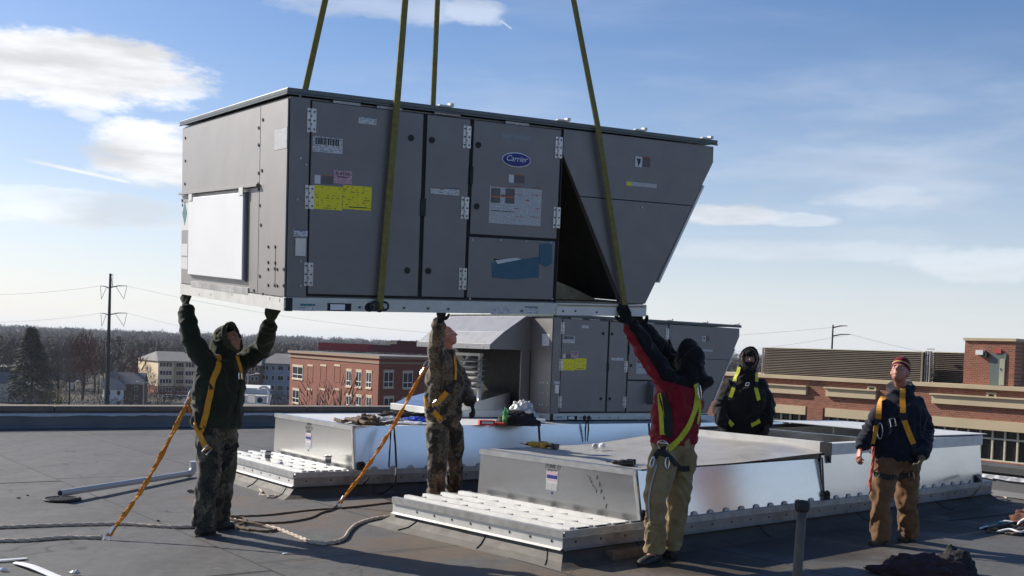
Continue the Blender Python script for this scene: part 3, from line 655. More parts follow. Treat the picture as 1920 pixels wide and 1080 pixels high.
# parapets
def parapet(label,start,dr,length,inn,stone,dark=False):
    P0=V(start);z=V((0,0,1))
    T=thing('parapet_wall',label,'parapet wall',P0)
    inv=Matrix.Translation(-P0)
    out=-inn
    def slabp(a,c,i0,i1,z0,z1,mb):   # along a..c, inward offset i0..i1
        q=[P0+dr*a+inn*i0,P0+dr*c+inn*i0,P0+dr*c+inn*i1,P0+dr*a+inn*i1]
        mb.prism([p+z*z0 for p in q],(0,0,z1-z0));return mb
    put('masonry_core',slabp(0,length,-.34,0,-.5,.30,MB(inv)),stone,T)
    k=0;rr=random.Random(3)
    while k<length:
        ln=2.42
        o=put('coping_stone',slabp(k+.006,min(k+ln,length)-.006,-.38,.045,.302+rr.uniform(0,.004),.40+rr.uniform(0,.004),MB(inv)),stone,T,bevel=.008)
        k+=ln
    # turned-up membrane with lapped joints and ragged silver flashing on top
    k=0
    while k<length:
        ln=2.3
        bb=MB(inv);a=k;c=min(k+ln,length)
        for (aa,cc) in ((a,c),):
            q=[P0+dr*aa+inn*.10+z*.012,P0+dr*cc+inn*.10+z*.012,P0+dr*cc+inn*.02+z*.075,P0+dr*aa+inn*.02+z*.075]
            bb.prism(q,inn*-.015)
            slabp(aa,cc,.002,.014+rr.uniform(0,.003),.07,.245,bb)
        slabp(c-.03,c+.015,.014,.022,.07,.24,bb)
        put('membrane_upturn',bb,MT['upturn'],T);k+=ln
    k=0
    while k<length:
        c=min(k+3.1,length);n=16;rs2=[]
        for i in range(n+1):
            p=P0+dr*(k+(c-k)*i/n);w1=rr.uniform(-.012,.012);w2=rr.uniform(.0,.014)
            rs2.append([p+inn*.005+z*.292,p+inn*(.022+w2)+z*(.27),p+inn*(.03+w2)+z*(.225+w1),p+inn*(.024+w2)+z*(.224+w1)])
        bb=MB(inv);bb.rings(rs2);put('metal_flashing',bb,MT['foil'],T);k=c
    return T
parapet('long tan stone coped parapet along the left edge of the roof',PC-DA*33,DA,33,V((DA.y,-DA.x,0)),MT['coping'])
parapet('dark capped parapet at the right edge of the roof with crumpled silver flashing',PC,DB,30,V((-.8,-.6,0)),MT['coping_dark'])

# ---------------- curbs
def build_curb(M,label,Lu,Wv,uw,vt0,zt,two=None,group='galvanized metal roof curbs'):
    T=thing('roof_curb',label,'roof curb',M,group)
    p=lambda n,b,m,par=T,**k: put(n,b,MT[m],par,**k)
    rr=random.Random(11)
    # membrane covered upstand with a sloped foot
    b=MB();base=[]
    def edge(a,c,n): return [(a[0]+(c[0]-a[0])*k/n,a[1]+(c[1]-a[1])*k/n) for k in range(n)]
    cn=[(.05,.05),(Lu-.05,.05),(Lu-.05,Wv-.05),(.05,Wv-.05)];out=[(-1,-1),(1,-1),(1,1),(-1,1)]
    rings_=[]
    for (dd,zz,jit) in ((0,.17,0),(.035,.125,0),(.07,.085,.012),(.13,.040,.02),(.21,.0145,.03),(.26,.0035,.03)):
        c2=[(c[0]+o_[0]*dd,c[1]+o_[1]*dd) for c,o_ in zip(cn,out)];rg=[]
        for a in range(4): rg+=edge(c2[a],c2[(a+1)%4],26 if a%2==0 else 12)
        rings_.append([(x+jit*noise.noise(V((x*2.3,y*2.3,zz*9))),y+jit*noise.noise(V((x*2.1,y*2.1,7+zz*9))),zz+(jit*.35*noise.noise(V((x*3,y*3,2))) if zz>.02 else 0)) for x,y in rg])
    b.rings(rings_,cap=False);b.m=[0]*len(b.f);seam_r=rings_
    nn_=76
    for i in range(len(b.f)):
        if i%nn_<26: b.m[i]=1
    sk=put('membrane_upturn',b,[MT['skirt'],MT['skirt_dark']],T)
    for idx in (66,71,75,3,9,15,21):
        b=MB();pts=[V(r_[idx])+V((0,0,.003)) for r_ in seam_r[1:]];sh_=V((.0,-.05,0)) if idx>50 else V((.06,0,0))
        b.tube([q_+sh_*(k_/4) for k_,q_ in enumerate(pts)][:4],.006,5);put('lap_seam',b,MT['seam'],sk)
    b=MB();b.box((.06,.06,.0),(Lu-.06,Wv-.06,.2));p('wood_blocking',b,'wood')
    # flashing skirt: vertical band with a kicked-out lip
    b=MB();b.box((-.006,.0,.135),(.0,Wv,.215));b.prism([(-.006,0,.135),(.0,0,.135),(-.028,0,.118),(-.032,0,.122)],(0,Wv,0));f1=p('flashing',b,'white_metal')
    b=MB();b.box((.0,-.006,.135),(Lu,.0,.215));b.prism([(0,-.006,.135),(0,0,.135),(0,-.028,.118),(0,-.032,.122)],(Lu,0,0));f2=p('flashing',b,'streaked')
    for k in range(int(Wv/.25)):
        b=MB();v_=.12+k*.25;b.cyl((-.009,v_,.178),(-.005,v_,.178),.011,8);put('bolt',b,MT['black_plastic'],f1)
    for k in range(int(Lu/.3)):
        b=MB();v_=.14+k*.3;b.cyl((v_,-.009,.178),(v_,-.005,.178),.011,8);put('bolt',b,MT['black_plastic'],f2)
    # rim rail (a channel)
    b=MB();b.box((-.02,-.012,.218),(.012,Wv,.226));b.box((-.02,-.012,.226),(-.012,Wv,.27));b.box((-.02,-.012,.27),(.03,Wv,.275));p('rim_rail',b,'zinc_dull')
    b=MB();b.box((.0125,-.012,.218),(Lu,-.004,.27));b.box((.031,-.012,.27),(Lu,.07,.275));p('rim_rail',b,'zinc_dull')
    b=MB();b.box((.03,.07,.215),(uw+.05,Wv,.238));dk=p('deck_plate',b,'zinc_dull')
    # ribs of the deck, with their little clips
    nr=4
    for k in range(nr):
        x=.09+k*(uw-.10)/nr
        b=MB();prof=[(x,.238),(x+.015,.29),(x+.065,.29),(x+.08,.238)]
        b.prism([(a,.03,z) for a,z in prof],(0,Wv-.06,0));rb=p('deck_rib',b,'white_metal')
        for j in range(int(Wv/.30)):
            yy=.2+j*.30+.04*k
            if yy<Wv-.1:
                b=MB();b.prism([(x+.081,yy,.239),(x+.13,yy+.02,.239),(x+.081,yy+.05,.239)],(0,0,.05));put('clip',b,MT['clip_grey'],rb)
    b=MB()
    for k in range(nr): b=MB();x=.09+k*(uw-.10)/nr;b.box((x+.085,.012,.24),(x+(uw-.10)/nr-.005,.028,.285));put('end_closure',b,MT['rubber'],dk)
    # front wall
    x=uw
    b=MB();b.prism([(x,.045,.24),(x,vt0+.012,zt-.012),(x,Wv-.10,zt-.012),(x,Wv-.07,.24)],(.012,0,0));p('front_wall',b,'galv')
    b=MB();b.box((x-.012,vt0+.0,zt-.045),(x,Wv-.09,zt));b.box((x-.012,vt0+.02,zt),(x+.06,Wv-.09,zt+.004));p('edge_trim',b,'alu')
    b=MB();b.prism([(x-.014,.025,.24),(x-.014,.06,.24),(x-.014,vt0+.03,zt-.046),(x-.014,vt0-.004,zt-.046)],(.012,0,0));p('corner_trim',b,'zinc_dull')
    # tapered side wall, leaning inwards
    def sidewall(u0,u1,z1,vb,vt,name='side_wall'):
        b=MB();n=12;rs2=[]
        for i in range(n+1):
            u=u0+(u1-u0)*i/n
            rs2.append([(u,vb,.276),(u,vt,z1),(u,vt+.012,z1),(u,vb+.012,.276)])
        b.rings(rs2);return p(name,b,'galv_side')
    if not two:
        seg=[uw+.013,3.4,5.3,Lu-.35]
        for k in range(len(seg)-1):
            sidewall(seg[k]+.004,seg[k+1]-.004,zt,.03,vt0)
            if k: 
                b=MB();b.prism([(seg[k]-.012,.022,.277),(seg[k]+.012,.022,.277),(seg[k]+.012,vt0-.008,zt),(seg[k]-.012,vt0-.008,zt)],(0,.006,0));p('joint_cover',b,'black_plastic')
        b=MB();b.box((uw+.061,vt0+.0,zt-.03),(Lu-.3,vt0+.05,zt));b.box((uw+.061,vt0+.05,zt-.03),(uw+2.8,Wv-.09,zt-.004));tp=p('top_sheet',b,'white_metal')
        b=MB();b.box((uw+2.81,vt0+.05,zt-.03),(Lu-.3,Wv-.09,zt-.008));p('top_sheet',b,'zinc_dull')
        b=MB();b.box((Lu-.36,.1,.2),(Lu-.348,Wv-.1,zt-.03));p('end_wall',b,'galv')
    else:
        u1,z2=two
        sidewall(uw+.013,u1-.14,zt,.03,vt0)
        sidewall(u1-.125,Lu-.2,z2-.12,.03,vt0-.03)
        b=MB();b.prism([(u1-.142,.018,.277),(u1-.120,.018,.277),(u1-.120,vt0-.045,z2-.14),(u1-.142,vt0-.045,z2-.14)],(0,.008,0));p('joint_cover',b,'black_plastic')
        b=MB();b.box((u1,vt0-.055,z2-.119),(Lu-.19,vt0-.035,z2));b.box((u1,vt0-.034,z2-.012),(Lu-.19,vt0+.06,z2+.001));p('upper_band',b,'white_metal')
        b=MB();b.box((u1-.02,vt0-.07,zt-.05),(u1-.001,vt0+.06,z2+.012));p('joint_cover',b,'black_plastic')
        b=MB();b.box((u1,vt0+.061,z2-.11),(u1+.05,Wv-.1,z2+.012));p('opening_rim',b,'white_metal')
        # plastic sheet over the front box, rising in creases to the rim
        b=MB();nu,nv=44,26;vs=[];fs=[]
        for i in range(nu+1):
            for j in range(nv+1):
                s_=i/nu;t=j/nv;u=uw+.065+(u1-uw-.065)*s_;v_=vt0+.02+(Wv-.13-vt0-.02)*t
                k=max(0,(s_-.42)/.58);k=k*k*(3-2*k)
                z=zt+.006+(z2-.055-zt)*k*(.25+.75*min(1,t*3+.25))
                am=.028*min(1,s_*6)*min(1,t*7)*min(1,(1-t)*7)
                z+=am*(noise.noise(V((u*1.2+v_*1.9,v_*.7,1)))+.45*noise.noise(V((u*5+v_*6,v_*1.8,4)))+.25*abs(noise.noise(V((u*2.2-v_*7,3,v_*2)))))
                vs.append((u,v_,max(z,zt+.005)))
        for i in range(nu):
            for j in range(nv):
                a=i*(nv+1)+j;fs.append((a,a+1,a+nv+2,a+nv+1))
        b.add(vs,fs);b.f=[tuple(reversed(f)) for f in b.f];o=p('top_sheet',b,'plastic_sheet',label='wrinkled translucent sheet over the front box',smooth=True)
        b=MB();b.box((uw+.061,vt0-.001,zt-.03),(u1-.021,vt0+.045,zt));b.box((uw+.062,Wv-.12,zt-.03),(u1,Wv-.09,zt));p('edge_trim',b,'black_plastic')
        # inside of the opening
        b=MB();b.box((u1,Wv-.09,.24),(Lu-.2,Wv-.075,z2));p('back_wall',b,'galv')
        b=MB();b.box((u1,Wv-.13,z2-.03),(Lu-.2,Wv-.05,z2+.01));p('opening_rim',b,'coping_dark')
        for um in (u1+1.55,):
            b=MB();b.box((um,vt0+.062,z2-.16),(um+.07,Wv-.131,z2-.02));p('cross_bar',b,'galv')
        b=MB();b.box((Lu-.212,vt0,.24),(Lu-.2,Wv-.1,z2));p('end_wall',b,'galv_side')
        b=MB();b.prism([(u1+2.35,vt0+.01,z2+.02),(Lu-.08,vt0-.06,z2+.014),(Lu-.05,Wv-.05,z2+.03),(u1+2.1,Wv-.02,z2+.05)],(0,0,.008));p('cover_sheet',b,'white_metal',label='loose pale sheet lying over the far end')
        b=MB();b.box((u1+.06,vt0+.07,.21),(Lu-.22,Wv-.14,.225));p('insulation_floor',b,'dark_gap')
    # scalloped clips where the wall meets the rim
    b0=int((Lu-uw-.5)/.24)
    for k in range(b0):
        u=uw+.2+k*.24;b=MB();b.prism([(u,.018,.277),(u+.09,.018,.277),(u+.075,.020,.302),(u+.045,.021,.312),(u+.015,.020,.302)],(0,.008,0));p('clip',b,'print_blue' if False else 'zinc_dull')
    # lifting eyes: plates with a round hole
    for u in ([uw+.07,(two[0]-.1 if two else 3.6),Lu-.35]):
        b=MB();b.torus((u,.012,.325),(0,1,0),.034,.017,18,6);b.cyl((u,.025,.325),(u,.019,.325),.03,12);b.box((u-.06,.006,.277),(u+.06,.018,.30));p('lifting_eye',b,'rubber')
    return T
C1M=frame((.454,8.877,0),47);C2M=frame((-2.327,12.137,0),54)
ZT1,ZT2=.70,.765
CB1=build_curb(C1M,'front metal roof curb with its open rear half, beside the man in red','' or 7.75,2.24,.99,.11,ZT1,two=(4.0,.85))
CB2=build_curb(C2M,'rear metal roof curb with two cups on its ribbed deck, carrying the second unit',8.4,2.33,.76,.11,ZT2)
# stickers and marker writing on the end walls
def wallsticker(CB,uw,c,zc):
    b=MB();b.box((uw-.003,c-.075,zc-.09),(uw-.001,c+.075,zc+.09));s=put('maker_label',b,MT['paper'],CB)
    for (z0,z1,m) in ((.058,.08,'sticker_pink'),(.018,.052,'print_blue'),(-.002,.010,'sticker_pink')):
        b=MB();b.box((uw-.0045,c-.068,zc+z0),(uw-.0032,c+.068,zc+z1));put('printed_band',b,MT[m],s)
    b=MB();b.box((uw-.0045,c-.066,zc-.085),(uw-.0032,c+.066,zc-.02));put('printed_text',b,MT['print_fine'],s)
    b=MB();b.cyl((uw-.003,c-.005,zc-.115),(uw-.001,c-.005,zc-.115),.012,8);put('screw',b,MT['print_blue'],CB)
def inv2(M,p): return M.inverted()@V(p)
wallsticker(CB1,.99,1.13,.50);wallsticker(CB2,.76,1.25,.50)
def scribble(CB,uw,c,z,sz,seed,lines=1,tilt=0,wd=.004):
    rr=random.Random(seed);b=MB()
    for ln in range(lines):
        x=c+sz*1.6
        while x>c-sz*1.6:
            k=rr.randint(2,4);pts=[(uw-.003,x+rr.uniform(-.3,.3)*sz*.5,z-ln*sz*1.5+tilt*(x-c)+rr.uniform(-.5,.5)*sz) for _ in range(k)]
            b.tube(pts,wd,5);x-=sz*.62
    put('marker_writing',b,MT['print_grey'],CB)
# hand-marked job numbers, read as on the photograph as far as they can be made out
for CB,uw,c in ((CB1,.99,1.13),(CB2,.76,1.25)):
    for k,t in enumerate(('UPU2','ZONE 11','RNTC')):
        b=MB();lettering(b,t,.052,(uw-.003,c,.672-k*.043 if uw>.9 else .70-k*.043),(0,-1,0),(0,0,1),0.15);put('marker_writing',b,MT['print_grey'],CB)
scribble(CB1,.99,.62,.53,.035,3,1,1.2,.003);scribble(CB1,.99,.52,.50,.05,9,1,2.0,.004)
# small pieces along the curb feet
def wpart(name,lab,cat,mb,m,loc,grp=None,**k):
    mb.v=[(x-loc[0],y-loc[1],z-loc[2]) for x,y,z in mb.v];o=put(name,mb,m,None,**k);o.location=loc;tag(o,lab,cat,grp);return o
b=MB(C1M);b.box((.45,-.14,.0),(1.0,-.04,.085));wpart('wood_block','dark wooden block on the roof under the front curb, left of the tan trousers','wood block',b,MT['wood'],C1M@V((.7,-.09,0)),bevel=.006)
b=MB(C1M);b.box((.55,2.42,.0),(1.9,2.72,.10));wpart('wood_board','orange brown board under the feet of the man reaching up','board',b,MT['wood_orange'],C1M@V((1.2,2.57,0)),bevel=.005)

# ---------------- ropes, lanyards and small things
def rope_mat(name,c1,c2,sc=55):
    m,N_,L_,b=newmat(name);vec=coord(N_,L_,1)
    wv=N_.new('ShaderNodeTexWave');wv.inputs['Scale'].default_value=sc/3;wv.bands_direction='DIAGONAL';wv.inputs['Distortion'].default_value=2;L_.new(vec,wv.inputs['Vector'])
    n=tnoise(N_,L_,vec,5,5,.7)
    c=cmix(N_,L_,ramp(N_,L_,n,[(.4,0),(.7,1)]),c1,c2);c=cmix(N_,L_,ramp(N_,L_,wv.outputs['Fac'],[(.1,.5),(.5,0)]),c,tuple(x*.4 for x in c1))
    L_.new(c,b.inputs['Base Color']);b.inputs['Roughness'].default_value=.85;bump(N_,L_,b,wv.outputs['Fac'],.6,.004);return m
MT['rope_white']=rope_mat('rope_white',(.66,.57,.47),(.45,.34,.25))
MT['rope_brown']=rope_mat('rope_brown',(.17,.115,.07),(.09,.06,.04))
MT['lanyard']=rope_mat('lanyard',(.85,.27,.015),(.8,.42,.06),80)
MT['webbing_orange']=mat('webbing_orange',(.62,.27,.015),.7,0,.15,20,.3,200,.001)
MT['webbing_yellow']=mat('webbing_yellow',(.55,.56,.03),.7,0,.15,20,.3,200,.001)
MT['steel']=mat('steel',(.65,.65,.66),.3,1,.05)
def strand_rope(name,label,cat,pts,r,m,grp=None,k=6,strands=3,tw=22):
    "laid rope: three strands wound round the path"
    c=smooth_path(pts,k);base=V(c[0]);b=MB(Matrix.Translation(-base))
    d=[0]
    for i in range(1,len(c)): d.append(d[-1]+(c[i]-c[i-1]).length)
    n=max(8,int(d[-1]/.03));q=[]
    j=0
    for i in range(n+1):
        s=d[-1]*i/n
        while j<len(d)-2 and d[j+1]<s: j+=1
        t=(s-d[j])/max(1e-6,d[j+1]-d[j]);q.append(c[j].lerp(c[j+1],min(1,t)))
    prev=None
    fr=[]
    for i,p in enumerate(q):
        t=(q[min(i+1,n)]-q[max(i-1,0)]).normalized();ref=prev or (V((0,0,1)) if abs(t.z)<.9 else V((1,0,0)));a=(ref-t*ref.dot(t)).normalized();prev=a;fr.append((a,t.cross(a)))
    for s_ in range(strands):
        pts2=[]
        for i,p in enumerate(q):
            an=2*PI*s_/strands+d[-1]*i/n*tw;a,bb=fr[i];pts2.append(p+(a*math.cos(an)+bb*math.sin(an))*r*.5)
        b.tube(pts2,r*.58,5)
    o=put(name,b,m,None,smooth=True);o.location=base;tag(o,label,cat,grp);return o
GR='ropes lying on the roof'
zr=.022
strand_rope('rope','long off-white rope on the roof passing behind the boots of the left man' if False else 'long off-white rope from the left edge of the roof to the left man\'s boots','rope',
 [(-4.529,9.381,0.022),(-4.097,9.629,0.022),(-3.663,9.825,0.022),(-3.360,9.900,0.022),(-3.061,9.852,0.022),(-2.832,9.878,0.022),(-2.633,10.018,0.022),(-2.489,10.209,0.022)],.017,MT['rope_white'],GR)
strand_rope('rope','off-white rope curving from the left man\'s boots to the front curb','rope',
 [(-2.526,10.360,0.022),(-2.336,10.184,0.022),(-2.078,10.001,0.022),(-1.847,9.678,0.022),(-1.630,9.375,0.022),(-1.470,9.359,0.022),(-1.393,9.589,0.022),(-1.405,9.983,0.022),(-1.389,10.386,0.022),(-1.285,10.742,0.022),(-1.128,10.955,0.022),(-0.995,11.152,0.030)],.018,MT['rope_white'],GR)
strand_rope('rope','off-white rope at the lower left clipped to the end of the orange lanyard','rope',
 [(-4.263,8.835,0.022),(-3.888,8.944,0.022),(-3.691,9.091,0.022),(-3.550,9.176,0.022),(-3.399,9.184,0.022),(-3.332,9.204,0.030)],.017,MT['rope_white'],GR)
strand_rope('rope','thin brown rope lying straight from the front curb to behind the left man\'s boots','rope',
 [(-2.630,10.614,0.015),(-2.318,10.764,0.015),(-1.981,11.178,0.015),(-1.601,11.510,0.015),(-1.312,11.872,0.015),(-1.066,12.159,0.020)],.011,MT['rope_brown'],GR)
strand_rope('rope','thin brown rope ending in a knot at the second orange lanyard','rope',
 [(-2.631,10.479,0.015),(-2.367,10.316,0.015),(-2.079,10.356,0.015),(-1.888,10.668,0.015),(-1.838,11.032,0.015),(-1.781,11.197,0.020),(-1.751,11.480,0.030)],.012,MT['rope_brown'],GR)
strand_rope('rope','tangled brown rope loops on the roof just right of the left man\'s boots','rope',
 [(-2.672,10.502,0.020),(-2.455,10.074,0.020),(-2.242,9.884,0.020),(-2.089,9.833,0.020),(-2.058,10.018,0.020),(-2.220,10.099,0.030),(-2.436,10.233,0.035),(-2.559,10.332,0.035),(-2.475,10.453,0.030),(-2.390,10.245,0.030),(-2.411,9.993,0.020),(-2.258,9.851,0.020)],.012,MT['rope_brown'],GR)
strand_rope('rope','short brown rope tangle by the near corner of the rear curb','rope',
 [(-2.971,12.840,0.015),(-2.892,12.815,0.015),(-2.743,12.615,0.015),(-2.575,12.475,0.015),(-2.480,12.745,0.015),(-2.360,12.337,0.100),(-2.311,12.197,0.160)],.011,MT['rope_brown'],GR)
strand_rope('rope','short pale rope coil end below the rear curb corner, beside the brown tangle','rope',
 [(-2.837,12.683,0.015),(-2.724,12.391,0.020),(-2.705,12.205,0.015),(-2.584,12.107,0.015),(-2.515,12.133,0.020),(-2.520,11.994,0.015),(-2.586,11.980,0.020)],.013,MT['rope_white'],GR)
strand_rope('rope','grey rope draped from the far right end of the front curb onto the roof','rope',
 [(5.741,13.700,0.390),(5.671,13.354,0.330),(5.663,13.518,0.200),(5.720,13.927,0.030),(5.404,13.528,0.020),(5.430,13.397,0.020),(5.755,13.719,0.020),(6.096,14.058,0.020),(6.465,14.468,0.020),(6.405,14.585,0.030),(6.126,14.451,0.030)],.014,MT['rope_white'],GR)
def lanyard(label,foot,top,path=None):
    T=thing('safety_lanyard',label,'lanyard',V(foot),'orange shock absorbing lanyards');b=MB(Matrix.Translation(-V(foot)))
    f=V(foot);t=V(top);n=70
    for s_ in (0,1):
        pts=[];
        for i in range(n+1):
            k=i/n;p=f.lerp(t,k);p=p+V((0,0,-.10*math.sin(PI*k)*1.0))
            an=k*(t-f).length*11+PI*s_
            pts.append(p+V((math.cos(an),math.sin(an)*.5,.2*math.sin(an)))*.013)
        rs=[]
        b.tube(pts,.0155 if s_==0 else .012,6,side=[V((math.cos(i*.5),math.sin(i*.5),.1)) for i in range(n+1)],ry=.009)
    put('webbing',b,MT['lanyard'],T)
    for p,q in ((f,t),(t,f)):
        d=(q-p).normalized();b=MB(Matrix.Translation(-f))
        c=p-d*.03;s=d.cross(V((0,1,0))).normalized()
        ring=[c+d*.05*math.cos(a)+s*.022*math.sin(a) for a in [2*PI*k/16 for k in range(17)]]
        b.tube(ring,.007,6,side=(0,1,0));b.tube([p+d*.02,p+d*.09],[.012,.014],8);put('snap_hook',b,MT['steel'],T)
    return T
lanyard('twisted orange lanyard from the roof up to the back of the left man',(-3.277,9.184,0.040),(-2.788,9.720,1.195))
lanyard('twisted orange lanyard from the roof up to the camouflaged man reaching with one arm',(-1.743,11.570,0.040),(-0.921,11.780,1.485))
strand_rope('lanyard_loop','slack orange loop hanging at the back of the left man\'s harness','lanyard',[(-2.782,9.700,1.182),(-2.794,9.700,1.112),(-2.767,9.680,1.040),(-2.735,9.660,1.070),(-2.742,9.660,1.162)],.012,MT['lanyard'],None)
# white pipe, drain, vent pipe
a=V((-4.454,11.111,0.100));c=V((-3.864,13.457,0.060))
T=thing('plastic_pipe','long white plastic pipe lying on the roof left of the left man','pipe',a)
b=MB(Matrix.Translation(-a));d=(c-a).normalized();b.tube([a,c],.034,16);b.mi=1;b.tube([a-d*.002,a+d*.001],.025,12);put('tube',b,[mat('pvc',(.45,.45,.46),.4,0,.06),MT['dark_gap']],T,smooth=False)
b=MB(Matrix.Translation(-a));b.tube(smooth_path([c-d*.02,c+d*.06,c+d*.12+V((0,0,.05)),c+d*.12+V((0,0,.14))],4),.042,14);put('elbow',b,bpy.data.materials['pvc'],T)
g=V((-4.483,11.241,0.012));T=thing('roof_drain','round black roof drain grate near the end of the white pipe','roof drain',g)
b=MB();b.torus((0,0,.012),(0,0,1),.17,.014,28,6);put('ring',b,MT['rubber'],T)
b=MB();b.cyl((0,0,-.004),(0,0,.002),.165,24);put('bowl',b,MT['dark_gap'],T)
for k in range(9):
    b=MB();x=-.13+k*.0325;h=math.sqrt(max(0,.16**2-x*x));b.box((x-.007,-h,.004),(x+.007,h,.018));put('bar',b,MT['rubber'],T)
vb=V((1.849,7.000,0.834));g=V(((1.842,7.000,0.834)[0]-.015,7.0,0))
T=thing('vent_pipe','slim rusty vent pipe with a fluted cap in the right foreground','vent pipe',g)
b=MB(Matrix.Translation(-g));tp=V((vb.x,vb.y,vb.z-.03));b.tube([g,g.lerp(tp,.5),tp],[.031,.03,.03],16);put('shaft',b,mat('pipe_grey',(.13,.12,.10),.7,.3,.3,9,.3,40,.003,grime=.7,gcol=(.16,.08,.04)),T,smooth=True)
rs=[]
for k,(h,r_) in enumerate(((-.06,.032),(-.045,.040),(-.02,.043),(.0,.042),(.012,.034),(.013,.020),(-.01,.018))):
    rs.append([tp+V((math.cos(2*PI*i/20)*r_*(1+.13*(i%5==0)),math.sin(2*PI*i/20)*r_*(1+.13*(i%5==0)),h+.01)) for i in range(20)])
b=MB(Matrix.Translation(-g));b.rings(rs);put('cap',b,MT['rubber'],T)
b=MB();b.tube([(0,0,.0),(0,0,.02),(0,0,.05)],[.12,.08,.036],20);put('boot_flashing',b,MT['skirt'],T)
# strips of debris
def strip(label,pts,wd,m=None):
    c=[V(p) for p in smooth_path(pts,5)];base=c[0];b=MB(Matrix.Translation(-base));n=len(c);rs=[]
    for i,p in enumerate(c):
        t=(c[min(i+1,n-1)]-c[max(i-1,0)]).normalized();s=t.cross(V((0,0,1)))
        k=wd*(.5 if 0<i<n-1 else .3);rs.append([p+s*k,p-s*k,p-s*k+V((0,0,.004)),p+V((0,0,.008)),p+s*k+V((0,0,.004))])
    b.rings(rs);o=put('plastic_strip',b,m or MT['white_panel']);o.location=base;tag(o,label,'strip','scraps of white strip on the roof')
strip('straight white strip crossing the left edge at the bottom corner',[(-3.786,8.095,0.015),(-3.659,8.157,0.020),(-3.553,8.274,0.014)],.05)
strip('curved white strip on the roof at the bottom left',[(-3.558,8.106,0.014),(-3.370,7.920,0.030),(-3.213,7.790,0.020),(-3.061,7.647,0.014)],.07)
rr=random.Random(9)
for k,(x,y,lab) in enumerate(((6,1068,'small curled white scrap below the straight strip'),(140,1073,'crumpled clear scrap at the bottom edge left of the left man'),(534,1038,'tiny white scrap on the shadow of the left man'),(297,976,'small dark pebble beside the off-white rope'),(358,921,'small grey stone by the white pipe elbow'),(35,934,'small dark scrap left of the roof drain'),(95,925,'thin dark twig near the end of the white pipe'))):
    g=V((17.079,-36.683,-9.000)) if False else None
    PXY=[(-3.524,7.825,0.020),(-3.004,7.781,0.030),(-1.751,8.845,0.015),(-3.187,10.207,0.015),(-3.456,12.175,0.025),(-4.937,11.272,0.012),(-4.936,11.479,0.012)][k]
    b=MB()
    s=(.03,.035,.02,.014,.04,.02,.015)[k]
    rs=[]
    for i in range(6):
        rs.append([(s*(i/5-.5)*2.2+rr.uniform(-.2,.2)*s,math.cos(2*PI*j/6)*s*rr.uniform(.3,.9)*math.sin(PI*(i+.6)/6.2),math.sin(2*PI*j/6)*s*rr.uniform(.3,.7)*math.sin(PI*(i+.6)/6.2)) for j in range(6)])
    b.rings(rs);o=put('scrap',b,[MT['white_panel'],MT['tape_clear'],MT['white_panel'],MT['rubber'],MT['skirt'],MT['rubber'],MT['rubber']][k]);o.location=PXY;tag(o,lab,'scrap')
# heap helper: crumpled cloth or bag
def heap(name,label,cat,c,rx,ry,rz,m,seed=0,rough=.35,n=40,mm=22,parent=None):
    b=MB();rs=[]
    for k in range(mm+1):
        th=PI/2*k/mm;rg=[]
        for i in range(n):
            an=2*PI*i/n;d=V((math.cos(th)*math.cos(an),math.cos(th)*math.sin(an),math.sin(th)))
            q=1+rough*(noise.noise(d*2.2+V((seed,0,0)))+.6*noise.noise(d*5+V((seed,3,0)))+.5*abs(noise.noise(d*9+V((0,seed,0)))))
            rg.append((d.x*rx*q,d.y*ry*q,max(0,d.z*rz*q)))
        rs.append(rg)
    b.rings(rs);o=put(name,b,m,parent,smooth=True);o.location=c
    if label: tag(o,label,cat)
    return o
MT['cloth_black']=mat('cloth_black',(.02,.018,.02),.9,0,.3,12)
MT['cloth_plum']=mat('cloth_plum',(.04,.018,.022),.9,0,.3,12)
heap('jacket_heap','dark crumpled jacket on the roof at the bottom right edge','jacket',(3.354,8.966,0.000),.36,.2,.16,MT['cloth_plum'],4)
heap('bag','black bag lump on the roof at the bottom edge, right of the dark jacket','bag',(3.678,9.113,0.000),.17,.14,.21,MT['cloth_black'],9,.2)
# cable bundle at the right edge
T=thing('cable_bundle','tangled bundle of dark and white cables at the right edge of the roof','cables',V((5.282,11.568,0.000)))
rr=random.Random(12);B0=V((5.282,11.568,0.000))
for k in range(16):
    m=[MT['rubber'],MT['rubber'],MT['rope_brown'],MT['white_panel']][k%4] if k<15 else MT['sticker_teal']
    a0=B0+V((rr.uniform(-.35,-.1),rr.uniform(-.2,.2),.02));pts=[a0]
    for j in range(4): pts.append(pts[-1]+V((rr.uniform(.05,.22),rr.uniform(-.12,.14),rr.uniform(-.05,.08))))
    pts=[V((p.x,p.y,max(.015,p.z))) for p in pts]
    b=MB(Matrix.Translation(-B0));b.tube(smooth_path(pts,5),rr.uniform(.008,.016),6);put('cable',b,m,T,smooth=True)
heap('clothing_pile','brown clothing pile behind the cable bundle at the right edge','clothing',B0+V((.28,.25,0)),.25,.2,.2,mat('rustcloth',(.12,.05,.03),.9,0,.4,9),3)
b=MB();d0=V((5.001,11.653,0.020));
o=put('rod',MB(Matrix.Translation(-d0)).tube([d0,d0+V((.5,.12,.02))],.022,8),MT['rubber'],None);o.location=d0;tag(o,'short black rod sticking out left of the cable bundle','rod')
